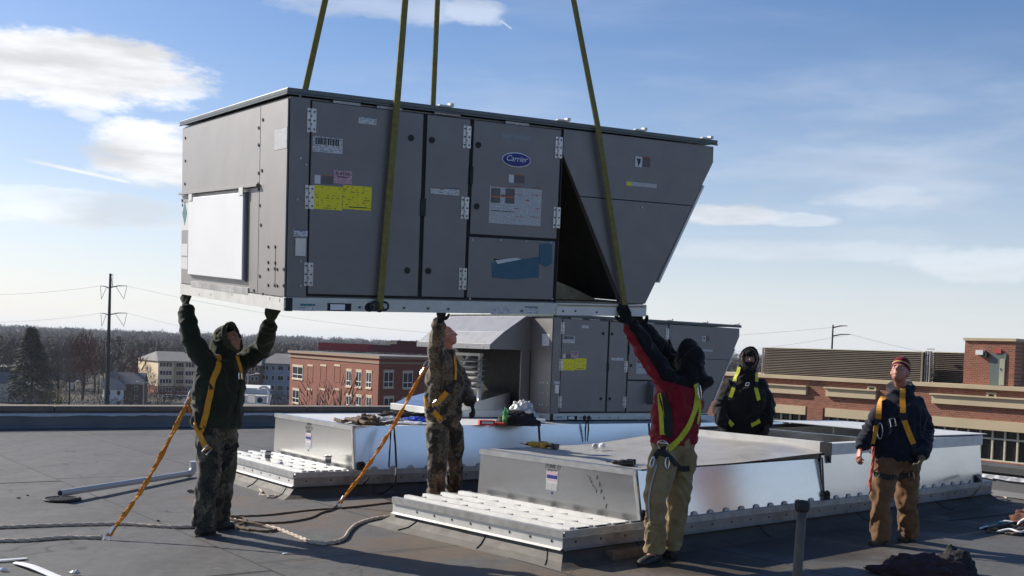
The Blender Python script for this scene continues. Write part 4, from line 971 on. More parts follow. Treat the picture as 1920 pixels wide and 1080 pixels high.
# cups on the ribbed deck of the rear curb
def cup(label,p):
    T=thing('paper_cup',label,'cup',V(p),'paper cups on the ribbed deck')
    b=MB();b.tube([(0,0,0),(0,0,.105)],[.028,.040],18);put('cup_body',b,MT['cup'],T,smooth=False)
    b=MB();b.tube([(0,0,.104),(0,0,.112),(0,0,.118),(0,0,.119)],[.043,.043,.038,.005],18);put('cup_lid',b,MT['black_plastic'],T)
    b=MB();b.tube([(0,0,.03),(0,0,.075)],[.0335,.0385],18,cap=False);put('sleeve',b,MT['print_grey'],T)
MT['cup']=mat('cup',(.6,.58,.55),.6)
def on(CM,u,v,z): return CM@V((u,v,z))
def at_curb(CM,px): p=CM.inverted()@V(px);return p
p=V((-2.835,13.129,0.287));cup('paper cup with black lid on the ribbed deck, nearer the left man',p)
p=V((-2.082,12.863,0.287));cup('paper cup with black lid nearer the orange lanyard and the curb corner',p)
# cordless tools
MT['tool_yellow']=mat('tool_yellow',(.62,.36,.02),.45)
def drill(label,p,rz,s=1.0,yellow=True,cat='drill'):
    T=thing('cordless_drill',label,cat,Matrix.Translation(V(p))@Matrix.Rotation(rz,4,'Z')@Matrix.Scale(s,4))
    m=MT['tool_yellow'] if yellow else MT['black_plastic']
    # lying on its side: body along x, grip along y
    b=MB();b.tube([(-.10,0,.035),(-.09,0,.035),(.02,0,.036),(.06,0,.034)],[.022,.034,.034,.026],14);put('motor_housing',b,m,T,smooth=False,bevel=.003)
    b=MB();b.tube([(.06,0,.034),(.08,0,.034),(.115,0,.034),(.13,0,.034)],[.024,.024,.019,.01],14);b.tube([(.13,0,.034),(.19,0,.034)],.005,6);put('chuck',b,MT['black_plastic'],T)
    b=MB();b.tube([(-.03,0,.034),(-.045,-.06,.032),(-.055,-.13,.032)],[.022,.019,.02],10,ry=[.026,.022,.026]);put('grip',b,MT['black_plastic'],T)
    b=MB();b.box((-.10,-.185,.004),(-.005,-.13,.064));put('battery',b,MT['black_plastic'] if yellow else MT['rubber'],T,bevel=.006)
    b=MB();b.box((-.035,-.06,.025),(-.018,-.035,.042));put('trigger',b,MT['rubber'],T)
drill('yellow and black cordless drill lying on the left front corner of the front curb',(0.245,11.553,0.706),2.6,.85)
drill('yellow cordless impact tool beside the drill on top of the front curb',(0.387,11.489,0.706),.9,.85)
drill('black cordless tool with a pale nose on the near corner of the front curb',(1.023,9.927,0.706),2.9,.85,False,'power tool')
for k,(p,l) in enumerate((((0.870,11.438,0.740),'clear plastic cup lying left of its neighbour on the wrinkled sheet'),((0.943,11.534,0.740),'white plastic cap right of the clear cup on the wrinkled sheet'))):
    b=MB();b.tube([(0,0,0),(0,0,.03),(.0,0,.05)],[.03,.032,.02],14);o=put('drink_lid',b,[MT['tape_clear'],MT['white_panel']][k]);o.location=p;o.rotation_euler=(1.2,0,.5*k);tag(o,l,'cap')
# clutter on top of the rear curb
zt=ZT2+.004
strand_rope('rope','coiled brown rope and sling heap on the left end of the rear curb top','rope',
 [(-2.100,13.377,0.790),(-1.946,13.070,0.790),(-1.892,13.345,0.800),(-1.800,13.612,0.800),(-1.573,12.825,0.820),(-1.610,12.643,0.800),(-1.679,12.264,0.840),(-1.664,12.715,0.860),(-1.535,12.662,0.850),(-1.530,12.781,0.800),(-1.534,11.954,0.860),(-1.750,12.690,0.840),(-1.950,13.309,0.800),(-1.495,12.953,0.790),(-1.388,13.405,0.790),(-1.355,13.839,0.790)],.022,MT['rope_brown'],GR)
heap('work_glove_pile','brown leather tool belt heap among the coiled rope on the rear curb','tool belt',(-1.677,13.071,0.769),.16,.12,.10,MT['wood'],6,.4)
heap('rag','black rag bundle on the rear curb behind the orange lanyard','rag',(-1.409,14.595,0.769),.3,.12,.06,MT['cloth_black'],2,.6)
heap('clear_bag','clear plastic bag on the rear curb right of the coiled rope','plastic bag',(-1.500,13.667,0.769),.22,.12,.05,MT['tape_clear'],8,.6)
heap('rag','bright blue rag on the rear curb beside the camouflaged man','rag',(-1.163,13.767,0.769),.16,.09,.05,mat('cloth_blue',(.03,.08,.5),.8),5,.5)
heap('white_bag','white plastic bag spread under the blue rag','plastic bag',(-1.204,13.361,0.768),.33,.10,.025,MT['white_panel'],1,.5)
def carton(name,label,cat,p,sx,sy,sz,rz,m,m2=None):
    T=thing(name,label,cat,Matrix.Translation(V(p))@Matrix.Rotation(rz,4,'Z'));b=MB();b.box((-sx/2,-sy/2,0),(sx/2,sy/2,sz));put('wrapper',b,m,T,bevel=.006)
    if m2: b=MB();b.box((-sx*.35,-sy/2-.002,sz*.3),(sx*.35,-sy/2,sz*.75));put('label_band',b,m2,T)
carton('snack_box','red and white snack box on the rear curb next to the gloved hand','box',(-0.293,13.662,0.770),.2,.09,.06,.3,mat('red_box',(.55,.03,.03),.5),MT['paper'])
carton('snack_box','flat red packet on the rear curb just left of the green bottle','box',(-0.125,13.759,0.770),.12,.09,.03,-.4,bpy.data.materials['red_box'])
p=V((-0.066,13.792,0.770));T=thing('soda_bottle','green plastic bottle with dark cap on the rear curb','bottle',p)
b=MB();b.tube([(0,0,0),(0,0,.008),(0,0,.12),(0,0,.15),(0,0,.20),(0,0,.225)],[.028,.034,.034,.032,.014,.013],16);m,N_,L_,bb=newmat('green_plastic');bb.inputs['Base Color'].default_value=(.05,.5,.12,1);bb.inputs['Transmission Weight'].default_value=.5;bb.inputs['Roughness'].default_value=.15;put('bottle_body',b,m,T,smooth=True)
b=MB();b.cyl((0,0,.222),(0,0,.245),.016,12);put('cap',b,MT['black_plastic'],T)
b=MB();b.tube([(0,0,.07),(0,0,.12)],[.0352,.0352],16,cap=False);put('label_band',b,mat('greenlabel',(.2,.6,.2),.5),T)
heap('tool_bag','open black tool bag on the rear curb between the bottle and the unit','bag',(0.086,13.894,0.769),.24,.16,.17,MT['cloth_black'],7,.35)
heap('clear_bag','crumpled clear bag standing behind the black tool bag','plastic bag',(0.145,14.657,0.769),.18,.12,.24,MT['tape_clear'],3,.4)
p=V((0.308,14.416,0.770));b=MB();b.tube([(0,0,.03),(.14,0,.03)],.028,12);o=put('paper_roll',b,MT['paper']);o.location=p;tag(o,'small white roll lying at the left foot of the second unit','roll')
# clamps and cords hanging on the rear curb side
def vise(label,p,l=.3):
    T=thing('locking_clamp',label,'clamp',V(p));b=MB()
    b.tube([(-.012,0,0),(-.02,0,-.1),(-.014,0,-l)],[.008,.011,.006],8);b.tube([(.012,0,0),(.02,0,-.1),(.012,0,-l)],[.008,.011,.006],8);put('handle',b,MT['rubber'],T)
    b=MB();b.tube([(-.03,.0,.05),(-.035,0,.02),(0,0,-.01),(.03,0,.03),(.02,0,.06)],.012,8);put('jaw',b,MT['rubber'],T)
vise('black locking clamp hanging from the rail of the second unit',(1.000,14.600,0.806),.26)
b=MB();p0=V((-1.335,12.620,0.782));cord=smooth_path([(-1.331,12.750,0.785),(-1.293,12.620,0.602),(-1.260,12.500,0.374),(-1.206,11.957,0.300),(-1.278,12.465,0.150),(-1.423,12.564,0.030),(-1.585,12.657,0.030),(-1.637,12.665,0.100),(-1.545,12.300,0.224)],8)
o=put('extension_cord',MB(Matrix.Translation(-p0)).tube(cord,.012,7),MT['rubber'],None,smooth=True);o.location=p0;tag(o,'black cord hanging in a loop down the side of the rear curb','cord')
b=MB();p0=V((-1.357,12.600,0.782));o=put('hanging_strap',MB(Matrix.Translation(-p0)).tube([(-1.355,12.700,0.757),(-1.343,12.550,0.546),(-1.337,12.450,0.341)],.010,6),MT['rubber'],None);o.location=p0;tag(o,'straight black strap hanging left of the looped cord on the rear curb','strap')
# louvred sheet metal transition leaning at the end of the second unit
TM=U2M
T=thing('duct_transition','bright sheet metal transition piece with slots below the hood of the second unit','duct piece',U2M@V((-.6,1.6,0)))
I=Matrix.Translation(-(U2M@V((-.6,1.6,0))))@U2M
b=MB(I);b.box((-1.15,.62,.0),(-.18,2.3,.09));put('base_pan',b,MT['white_metal'],T,bevel=.004)
b=MB(I);b.prism([(-1.1,.66,.09),(-.2,.66,.09),(-.2,.66,.34),(-.95,.66,.16)],(0,1.6,0));put('sloped_pan',b,MT['galv'],T)
for k in range(6):
    b=MB(I);z=.36+k*.075;x=-.62+.05*k;b.prism([(x-.12,.78+.07*k,z),(x+.06,.78+.07*k,z+.035),(x+.06,1.5,z+.035),(x-.12,1.5,z)],(0,0,.010));put('slat',b,MT['zinc_dull'],T)
for (v0_,v1_) in ((.70,1.22),(1.50,1.50),(1.95,1.95)):
    b=MB(I);b.prism([(-.70,v0_,.17),(-.66,v0_,.17),(-.30,v1_,.84),(-.34,v1_,.84)],(0,.05,0));put('slat_frame',b,MT['white_metal'],T)
b=MB(I);b.box((-.36,1.2,.82),(-.30,2.0,.86));put('slat_frame',b,MT['white_metal'],T)

MT['hood_green']=mat('hood_green',(.06,.065,.045),.9,0,.2,9,.35,240,.002,spec=.2)
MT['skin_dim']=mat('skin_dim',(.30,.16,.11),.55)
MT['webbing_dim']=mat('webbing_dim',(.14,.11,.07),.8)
MT['rope_orange']=mat('rope_orange',(.60,.12,.06),.8,0,.2,30)
MT['piping_grey']=mat('piping_grey',(.4,.4,.4),.8)
MT['door_green']=mat('door_green',(.10,.125,.12),.6)

# ---------------- people
def solidify_soft(mb,voxel,smooth=4,wr=None):
    "fuse overlapping closed shapes into one continuous surface, smooth it and press folds into it"
    me=bpy.data.meshes.new('shell');me.from_pydata(mb.v,[],mb.f);me.update()
    o=bpy.data.objects.new('shell',me);COL.objects.link(o)
    m=o.modifiers.new('r','REMESH');m.mode='VOXEL';m.voxel_size=voxel;m.adaptivity=0
    s=o.modifiers.new('s','SMOOTH');s.factor=.5;s.iterations=smooth
    dg=bpy.context.evaluated_depsgraph_get();dg.update()
    r=bpy.data.meshes.new_from_object(o.evaluated_get(dg))
    bpy.data.objects.remove(o);bpy.data.meshes.remove(me)
    if wr:
        nn=[v.normal.copy() for v in r.vertices]
        for v,n in zip(r.vertices,nn): v.co=v.co+n*wr(v.co,n)
    r.polygons.foreach_set('use_smooth',[True]*len(r.polygons));r.update()
    return r
def folds(amp,fz=16,fx=6,seed=0,stack=None,dirn=None):
    def f(p,n):
        q=V((p.x*fx+seed,p.y*fx,p.z*fz*.5+ (p.x+p.y)*4))
        w=noise.noise(p*4+V((seed,0,0)))
        a=1-abs(noise.noise(q+V((w*1.6,w,w*2))))*3.0
        b=noise.noise(V((p.x*fx*2.2,p.y*fx*2.2,p.z*fz*1.4+seed)))
        d=amp*1.25*(.9*max(-.8,a-.45)+.5*b)
        if stack:
            z0,k=stack
            t=max(0,min(1,(z0-p.z)/.25));d+=t*k*math.sin(p.z*95+3*noise.noise(p*9)+(p.x+p.y)*14)*.5
        return d
    return f
def camo(name,cols,sc=7,rough=.9):
    m,N_,L_,b=newmat(name);vec=coord(N_,L_,1)
    n1=tnoise(N_,L_,vec,sc,3,.6);n2=tnoise(N_,L_,coord(N_,L_,1,'Object',(1,1,.45)),sc*1.9,3,.6);n3=tnoise(N_,L_,vec,sc*5,3,.6)
    c=ramp(N_,L_,n1,[(0,cols[0]),(.47,cols[1]),(.60,cols[2])],'CONSTANT')
    c=cmix(N_,L_,ramp(N_,L_,n2,[(0,0),(.56,1)],'CONSTANT'),c,cols[3])
    c=cmix(N_,L_,ramp(N_,L_,n3,[(.55,0),(.6,.7)]),c,cols[0])
    L_.new(c,b.inputs['Base Color']);b.inputs['Roughness'].default_value=rough;b.inputs['Sheen Weight'].default_value=.2
    bump(N_,L_,b,tnoise(N_,L_,vec,260,2,.6),.25,.002);return m
def fabric(name,col,rough=.9,var=.2,sheen=.15):
    return mat(name,col,rough,0,var,9,.35,240,.002,spec=.2,sheen=sheen)
MT['skin']=mat('skin',(.42,.22,.15),.5,0,.1,20,.1,200,.001)
MT['skin_red']=mat('skin_red',(.42,.17,.12),.5,0,.12,20,.1,200,.001)
MT['eye_white']=mat('eye_white',(.6,.6,.6),.3);MT['eye_dark']=mat('eye_dark',(.02,.015,.01),.2)
MT['glove_green']=fabric('glove_green',(.05,.055,.035));MT['glove_black']=fabric('glove_black',(.012,.012,.013));MT['glove_tan']=fabric('glove_tan',(.13,.11,.055))
MT['green_jacket']=fabric('green_jacket',(.022,.027,.018));MT['navy']=fabric('navy',(.010,.012,.022));MT['black_cloth']=fabric('black_cloth',(.008,.008,.009))
MT['red_cloth']=fabric('red_cloth',(.22,.010,.022));MT['khaki']=fabric('khaki',(.27,.20,.10));MT['brown_duck']=fabric('brown_duck',(.15,.078,.035))
MT['boot']=mat('boot',(.02,.018,.016),.6);MT['boot_tan']=mat('boot_tan',(.10,.065,.035),.75,0,.2,14)
MT['camo_dark']=camo('camo_dark',((.015,.014,.01),(.085,.070,.045),(.14,.12,.082),(.035,.035,.02)),6)
MT['camo']=camo('camo',((.025,.02,.014),(.13,.10,.065),(.20,.16,.105),(.07,.058,.036)),7)
MT['strap_black']=mat('strap_black',(.015,.015,.016),.8)
MT['sole']=MT['rubber']
def ax3(f,up=(0,0,1)):
    f=V(f).normalized();s=f.cross(V(up)).normalized();u=s.cross(f).normalized();return f,s,u
def add_hand(mb,wrist,dirn,palm,curl=.5,sc=1.0,r=.0105,side=1,thumb=.9):
    d=V(dirn).normalized();p=V(palm)-d*V(palm).dot(d);p.normalize();a=d.cross(p)*side;w0=V(wrist)
    mb.tube([w0-d*.02,w0+d*.02*sc,w0+d*.06*sc,w0+d*.095*sc],[.026*sc,.034*sc,.043*sc,.040*sc],12,side=a,ry=[.022*sc,.019*sc,.018*sc,.015*sc])
    base=w0+d*.088*sc
    for i in range(4):
        ln=(.074,.084,.078,.062)[i]*sc;pos=base+a*(i-1.5)*.0215*sc-d*(.004*abs(i-1.2))
        pts=[pos-d*.02*sc,pos];ang=0;cur=pos
        for k,(fr,cu) in enumerate(((.42,.8),(.32,1.1),(.26,.8))):
            ang+=curl*cu*(1+.06*i);q=d*math.cos(ang)+p*math.sin(ang)+a*(i-1.5)*.03
            cur=cur+q.normalized()*ln*fr*1.0;pts.append(cur)
        mb.tube(pts,[r*sc*1.05,r*sc*1.05,r*sc,r*sc*.95,r*sc*.8],8)
    pos=w0+d*.022*sc-a*.028*sc
    q1=(d*.62-a*.78+p*.25*thumb).normalized();q2=(d*.85-a*.45+p*.55*thumb).normalized();q3=(d*.85-a*.1+p*.8*thumb).normalized()
    mb.tube([pos,pos+q1*.035*sc,pos+q1*.035*sc+q2*.03*sc,pos+q1*.035*sc+q2*.03*sc+q3*.024*sc],[r*sc*1.35,r*sc*1.3,r*sc*1.15,r*sc*.85],8)
def add_head(mb,c,f,s=1.0,chin=1.0):
    "face looks along f; c is the centre of the skull"
    f,sd,u=ax3(f);c=V(c);R=Matrix((sd,f,u)).transposed()
    P3=lambda x,y,z: c+sd*x*s+f*y*s+u*z*s
    mb.ell(P3(0,-.012,.018),.077*s,.098*s,.102*s,18,12,R)
    mb.ell(P3(0,.022,-.035),.066*s,.072*s,.075*s,16,10,R)
    mb.ell(P3(0,.045,-.082),.040*s,.042*s,.034*s*chin,14,8,R)         # jaw and chin
    mb.ell(P3(0,.070,.028),.052*s,.018*s,.014*s,12,8,R)          # brow
    mb.tube([P3(0,.078,.022),P3(0,.094,-.008),P3(0,.108,-.024),P3(0,.088,-.034)],[.009*s,.012*s,.017*s,.010*s],10)  # nose
    for q in(-1,1):
        mb.ell(P3(q*.034,.068,-.022),.022*s,.018*s,.020*s,10,8,R)  # cheek
        mb.ell(P3(q*.078,-.012,-.012),.010*s,.020*s,.030*s,10,8,R) # ear
    mb.ell(P3(0,.082,-.056),.026*s,.014*s,.007*s,12,6,R);mb.ell(P3(0,.080,-.068),.022*s,.014*s,.008*s,12,6,R)
    return f,sd,u,P3
def make_person(label,J,O):
    "J: joints in metres, O: options"
    base=V(J['root']);T=thing('person',label,'person',base);inv=Matrix.Translation(-base)
    hs=O.get('hs',1.0);f,sd,u=ax3(J['face']);hd=V(J['head'])
    bf=V(J['front']).normalized();bs=bf.cross(V((0,0,1))).normalized()     # body front and its right-hand side
    g={k:V(v) for k,v in J.items()}
    # --- body: one continuous figure under the clothes
    b=MB(inv)
    _,_,_,P3=add_head(b,hd,J['face'],hs)
    ch=g['chest'];pv=g['pelvis'];nk=g['neck']
    b.tube([ch,nk-V((0,0,.03)),nk+(hd-nk)*.3,hd-u*.05*hs-f*.01],[.10,.066,.058,.056],12,side=bs)
    b.tube([pv-V((0,0,.08)),pv+V((0,0,.05)),pv.lerp(ch,.55),ch,nk-V((0,0,.05))],[.13,.145,.13,.155,.09],14,side=bs,ry=[.10,.10,.095,.11,.07])
    for q in('r','l'):
        sh,el,wr,hn=g['sh_'+q],g['el_'+q],g['wr_'+q],g['hd_'+q]
        b.tube([ch.lerp(sh,.5),sh,sh.lerp(el,.5),el,el.lerp(wr,.35),wr],[.05,.052,.044,.036,.038,.026],10)
        add_hand(b,wr,hn-wr,J['palm_'+q],O.get('curl_'+q,.5),1.0,.0088,O.get('side_'+q,1))
        hp,kn,an,to=g['hp_'+q],g['kn_'+q],g['an_'+q],g['to_'+q]
        b.tube([pv.lerp(hp,.6)+V((0,0,.03)),hp,hp.lerp(kn,.5),kn,kn.lerp(an,.35),an,an+V((0,0,-.05))],[.09,.088,.07,.054,.052,.036,.034],10)
        b.tube([an+V((0,0,-.05)),an.lerp(to,.5)+V((0,0,-.03)),to],[.036,.036,.02],8)
    body=solidify_soft(b,.0065,2);put_me=link('body',body,T)
    body.materials.append(MT[O.get('skin','skin')])
    # eyes
    for q in(-1,1):
        e=MB(inv);R=Matrix((sd,f,u)).transposed();e.ell(P3(q*.031,.071,.006),.013*hs,.009*hs,.0075*hs,10,6,R);put('eye',e,MT['eye_white'],T,smooth=True)
        e=MB(inv);e.ell(P3(q*.031,.0785,.007),.0058*hs,.003*hs,.0058*hs,8,6,R);put('pupil',e,MT['eye_dark'],T,smooth=True)
        e=MB(inv);e.tube([P3(q*.014,.084,.020),P3(q*.03,.086,.024),P3(q*.046,.074,.019)],.0038*hs,6);put('eyebrow',e,MT[O.get('hair','wood')],T)
    e=MB(inv);e.tube([P3(-.022,.086,-.061),P3(0,.0955,-.0622),P3(.022,.086,-.061)],.0028*hs,6);put('mouth',e,MT['print_red'] if False else MT['lip'],T)
    # --- jacket
    bw,bd=O.get('bw',.21),O.get('bd',.155);jl=O.get('hem',.05);fold=O.get('fold',.011)
    b=MB(inv);hem=pv+V((0,0,-jl))
    shm=(g['sh_r']+g['sh_l'])/2
    b.tube([hem-V((0,0,.0)),hem+V((0,0,.05)),pv.lerp(ch,.5),ch,ch.lerp(shm,.6),shm+V((0,0,.02)),nk+V((0,0,.03))],
        [bw*.88,bw*.98,bw*1.0,bw*1.04,bw*.98,bw*.74,.075],18,side=bs,ry=[bd*.95,bd*1.05,bd*1.05,bd*1.1,bd*.98,bd*.75,.072])
    sr=O.get('sleeve',.072)
    for q in('r','l'):
        sh,el,wr=g['sh_'+q],g['el_'+q],g['wr_'+q];inn=ch.lerp(sh,.55)
        b.tube([inn,sh,sh.lerp(el,.45),el,el.lerp(wr,.4),wr.lerp(el,.12),wr],[sr*1.15,sr*1.14,sr*1.05,sr,sr*.95,sr*.80,sr*.62],12)
    if O.get('hood')!='up': b.tube([nk+V((0,0,-.02)),nk+V((0,0,.05))],[.088,.080],14,ry=[.085,.078],side=bs)
    if O.get('hood')=='up':
        b.tube([nk-V((0,0,.05))-f*.0,nk.lerp(hd,.4)-f*.03,hd-f*.04+u*.01],[.12,.11,.11],14,side=sd)
    if O.get('hood')=='down':
        c=nk-bf*.085+V((0,0,.015));R=Matrix((bs,bf,V((0,0,1)))).transposed()
        b.ell(c,.135,.085,.085,14,8,R)
        b.torus(nk+V((0,0,.028))-bf*.035,V((0,0,1))-bf*-.35,.105,.032,18,8)
    if O.get('blob'): c,r_=O['blob'];b.ell(V(c),r_,r_*.8,r_*.75,14,8)
    jk=solidify_soft(b,.013,4,folds(fold,15,6,O.get('seed',0)))
    jo=link('jacket',jk,T,O.get('jacket_label'))
    for m in O['jacket_mats']: jk.materials.append(MT[m])
    if O.get('jacket_split'):
        fn=O['jacket_split']
        for p in jk.polygons: p.material_index=fn(p.center+base,p.normal)
    if O.get('hood')=='up':
        # hood shell open at the face
        b=MB(inv);R=Matrix((sd,f,u)).transposed()
        rs=[];nr=16
        for k in range(9):      # from crown back to opening
            t=k/8;y=-.138+t*.215
            rad=math.sin(min(1,(t+.06)*1.0)*PI*.56)
            rs.append([P3(.112*rad*math.cos(2*PI*i/nr),y+(.018 if False else -.02*math.cos(2*PI*i/nr)**2*t),.010+.140*rad*math.sin(2*PI*i/nr)) for i in range(nr)])
        inn=[[c+(hd-c)*.20 for c in r] for r in reversed(rs)]
        lip=[[c+f*.008 for c in rs[-1]]]
        b.rings(rs+lip+inn,cap=True)
        b.ell(P3(0,-.052,.012),.098,.082,.118,16,10,R)
        hm=solidify_soft(b,.0075,2,folds(.007,18,9,O.get('seed',0)+3));hm.materials.append(MT[O.get('hood_mat',O['jacket_mats'][0])]);link('hood',hm,T)
        if O.get('liner'):
            e=MB(inv);n=24
            e.tube([P3(.086*math.cos(2*PI*i/n),.062,.005+.112*math.sin(2*PI*i/n)) for i in range(n+1)],.012,6);put('hood_trim',e,MT[O['liner']],T,smooth=True)
    if O.get('undercap'):
        b=MB(inv);R=Matrix((sd,f,u)).transposed();b.ell(P3(0,-.022,.075),.086,.100,.062,16,10,R);put('knit_cap',b,MT['black_cloth'],T,smooth=True)
    if O.get('collar'):
        pass
    if O.get('hat'):
        R=Matrix((sd,f,u)).transposed();b=MB(inv)
        rs=[]
        for k in range(20):
            t=k/19;z=-.012+.138*t;rad=math.sqrt(max(0.02,1-(max(0,t-.15)/.87)**2.4))
            rs.append([P3(.0855*rad*math.cos(2*PI*i/28),-.012-.028*(1-t)*.4+.106*rad*math.sin(2*PI*i/28),z+.030+.012*math.sin(2*PI*i/28)*(1-t)) for i in range(28)])
        b.rings(rs);m=b.mesh('beanie',[MT[x] for x in O['hat']],True)
        for p in m.polygons:
            k=(m.polygons[p.index].index)//28
            p.material_index=min(len(O['hat'])-1,O['hat_rows'][min(k,18)]) if p.index<28*19 else O['hat_rows'][18]
        link('beanie',m,T)
    if O.get('mask'):
        b=MB(inv);R=Matrix((sd,f,u)).transposed();b.ell(P3(0,.028,-.062),.068*hs,.072*hs,.058*hs,14,10,R);b.ell(P3(0,.02,.055),.082*hs,.088*hs,.062*hs,14,10,R)
        put('face_mask',b,MT['black_cloth'],T,smooth=True)
    if O.get('glasses'):
        e=MB(inv)
        for q in(-1,1): e.torus(P3(q*.031,.094,.005),f,.021,.0022,16,5);e.tube([P3(q*.052,.090,.008),P3(q*.080,.0,.008)],.0022,5)
        e.tube([P3(-.010,.098,.008),P3(.010,.098,.008)],.0022,5);put('glasses',e,MT['steel'],T)
    # --- trousers
    b=MB(inv);lw=O.get('leg',.098)
    b.tube([pv-V((0,0,.10)),pv-V((0,0,.03)),pv+V((0,0,.10))],[bw*.74,bw*.86,bw*.80],16,side=bs,ry=[bd*.8,bd*.95,bd*.9])
    for q in('r','l'):
        hp,kn,an=g['hp_'+q],g['kn_'+q],g['an_'+q]
        b.tube([pv.lerp(hp,.5),hp,hp.lerp(kn,.5),kn,kn.lerp(an,.5),an+V((0,0,.0)),an+V((0,0,-.062))],[lw*1.05,lw*1.12,lw*1.0,lw*.86,lw*.84,lw*.86,lw*.84],14)
    zg=base.z
    tr=solidify_soft(b,.013,3,folds(O.get('tfold',.011),13,6,O.get('seed',0)+7,stack=(O.get('stack',.32),.010)));tr.materials.append(MT[O['trousers']])
    to=link('trousers',tr,T,O.get('trousers_label'))
    # --- boots
    for q in('r','l'):
        an,tp=g['an_'+q],g['to_'+q];d=(tp-an);d.z=0;L_=d.length;d.normalize();sdd=d.cross(V((0,0,1)));gz=tp.z
        h=V((an.x,an.y,gz))
        b=MB(inv)
        b.tube([h-d*.06+V((0,0,.045)),h+V((0,0,.05)),h+d*.08+V((0,0,.048)),h+d*(L_-.03)+V((0,0,.036)),h+d*(L_+.015)+V((0,0,.03))],[.040,.044,.047,.046,.028],14,side=sdd,ry=[.040,.046,.045,.034,.022])
        b.tube([h+V((0,0,.05)),an+V((0,0,.10))],[.048,.056],12)
        bm=solidify_soft(b,.010,2);bm.materials.append(MT[O.get('boots','boot')]);bo=link('boot',bm,T)
        rs=[]
        for z in(.0,.016):
            rs.append([h+d*(L_*.5-.03)+d*math.cos(2*PI*i/20)*(L_*.5+.055)+sdd*math.sin(2*PI*i/20)*(.046+.006*math.cos(2*PI*i/20))+V((0,0,z)) for i in range(20)])
        b=MB(inv);b.rings(rs);put('sole',b,MT['sole'],bo)
    # --- gloves
    for q in('r','l'):
        if O.get('glove_'+q):
            b=MB(inv);wr,hn=g['wr_'+q],g['hd_'+q];d=(hn-wr).normalized()
            add_hand(b,wr,d,J['palm_'+q],O.get('curl_'+q,.5),1.06,.0135,O.get('side_'+q,1))
            b.tube([wr-d*.05,wr+d*.0,wr+d*.02],[.040,.036,.034],12)
            gm=solidify_soft(b,.0055,1);gm.materials.append(MT[O['glove_'+q]]);link('glove',gm,T)
    # --- harness laid on the clothes
    bm=bmesh.new();bm.from_mesh(jk);bm.from_mesh(tr);tree=BVHTree.FromBMesh(bm);bm.free()
    if 'straps' in O:
        H=bpy.data.objects.new('harness',None);COL.objects.link(H);H.parent=T
        def hit(p):
            p=V(p)-base;e=EYE-base;h=tree.ray_cast(e,(p-e).normalized())
            if h[0] is None:
                h=tree.find_nearest(p)
            return h[0],h[1]
        for (pts,m,wd) in O['straps']:
            c=[V(p) for p in pts];fine=[]
            for i in range(len(c)-1):
                n=max(2,int((c[i+1]-c[i]).length/.02));fine+=[c[i].lerp(c[i+1],k/n) for k in range(n)]
            fine.append(c[-1]);hs_=[hit(p) for p in fine]
            P_=[h[0] for h in hs_];Nn=[h[1] for h in hs_]
            for _ in range(3):
                P_=[P_[0]]+[(P_[i-1]+P_[i]*2+P_[i+1])/4 for i in range(1,len(P_)-1)]+[P_[-1]]
                Nn=[Nn[0]]+[((Nn[i-1]+Nn[i]*2+Nn[i+1])/4).normalized() for i in range(1,len(Nn)-1)]+[Nn[-1]]
            rs=[]
            for i,p in enumerate(P_):
                t=(P_[min(i+1,len(P_)-1)]-P_[max(i-1,0)]).normalized();nn=(Nn[i]-t*Nn[i].dot(t)).normalized();s=t.cross(nn)
                o_=p+nn*.012
                rs.append([o_+s*wd/2,o_-s*wd/2,o_-s*wd/2-nn*.006,o_+s*wd/2-nn*.006])
            b=MB();b.rings(rs);put('strap',b,MT[m],H)
        for (p,kind,sz) in O.get('hardware',[]):
            hp_,hn_=hit(p);e=MB()
            q=hp_+hn_*.022;upv=(V((0,0,1))-hn_*hn_.z).normalized();sv=hn_.cross(upv)
            if kind=='ring': e.torus(q-upv*sz*.5,hn_,sz,.006,18,6);e.tube([q-sv*sz,q+sv*sz],.006,6);nm='ring'
            elif kind=='clip':
                ring=[q+upv*(sz*1.5*math.sin(a))+sv*(sz*.55*math.cos(a)) for a in [2*PI*k/14 for k in range(15)]];e.tube(ring,.006,6,side=hn_);nm='snap_hook'
            else:
                a=sz*.55;c_=sz*.85;k=math.radians(kind if isinstance(kind,(int,float)) else 0)
                A=upv*math.cos(k)+sv*math.sin(k);B_=sv*math.cos(k)-upv*math.sin(k)
                e.tube([q+A*c_+B_*a,q+A*c_-B_*a,q-A*c_-B_*a,q-A*c_+B_*a,q+A*c_+B_*a],.006,4,side=hn_);nm='buckle'
            put(nm,e,MT['steel'],H)
    return T
MT['lip']=mat('lip',(.30,.09,.08),.5)
MT['cap_stripe_white']=fabric('cap_stripe_white',(.42,.38,.32));MT['cap_red']=fabric('cap_red',(.13,.004,.010));MT['cap_gold']=fabric('cap_gold',(.6,.35,.04))
OR,YE,BK='webbing_orange','webbing_yellow','strap_black'
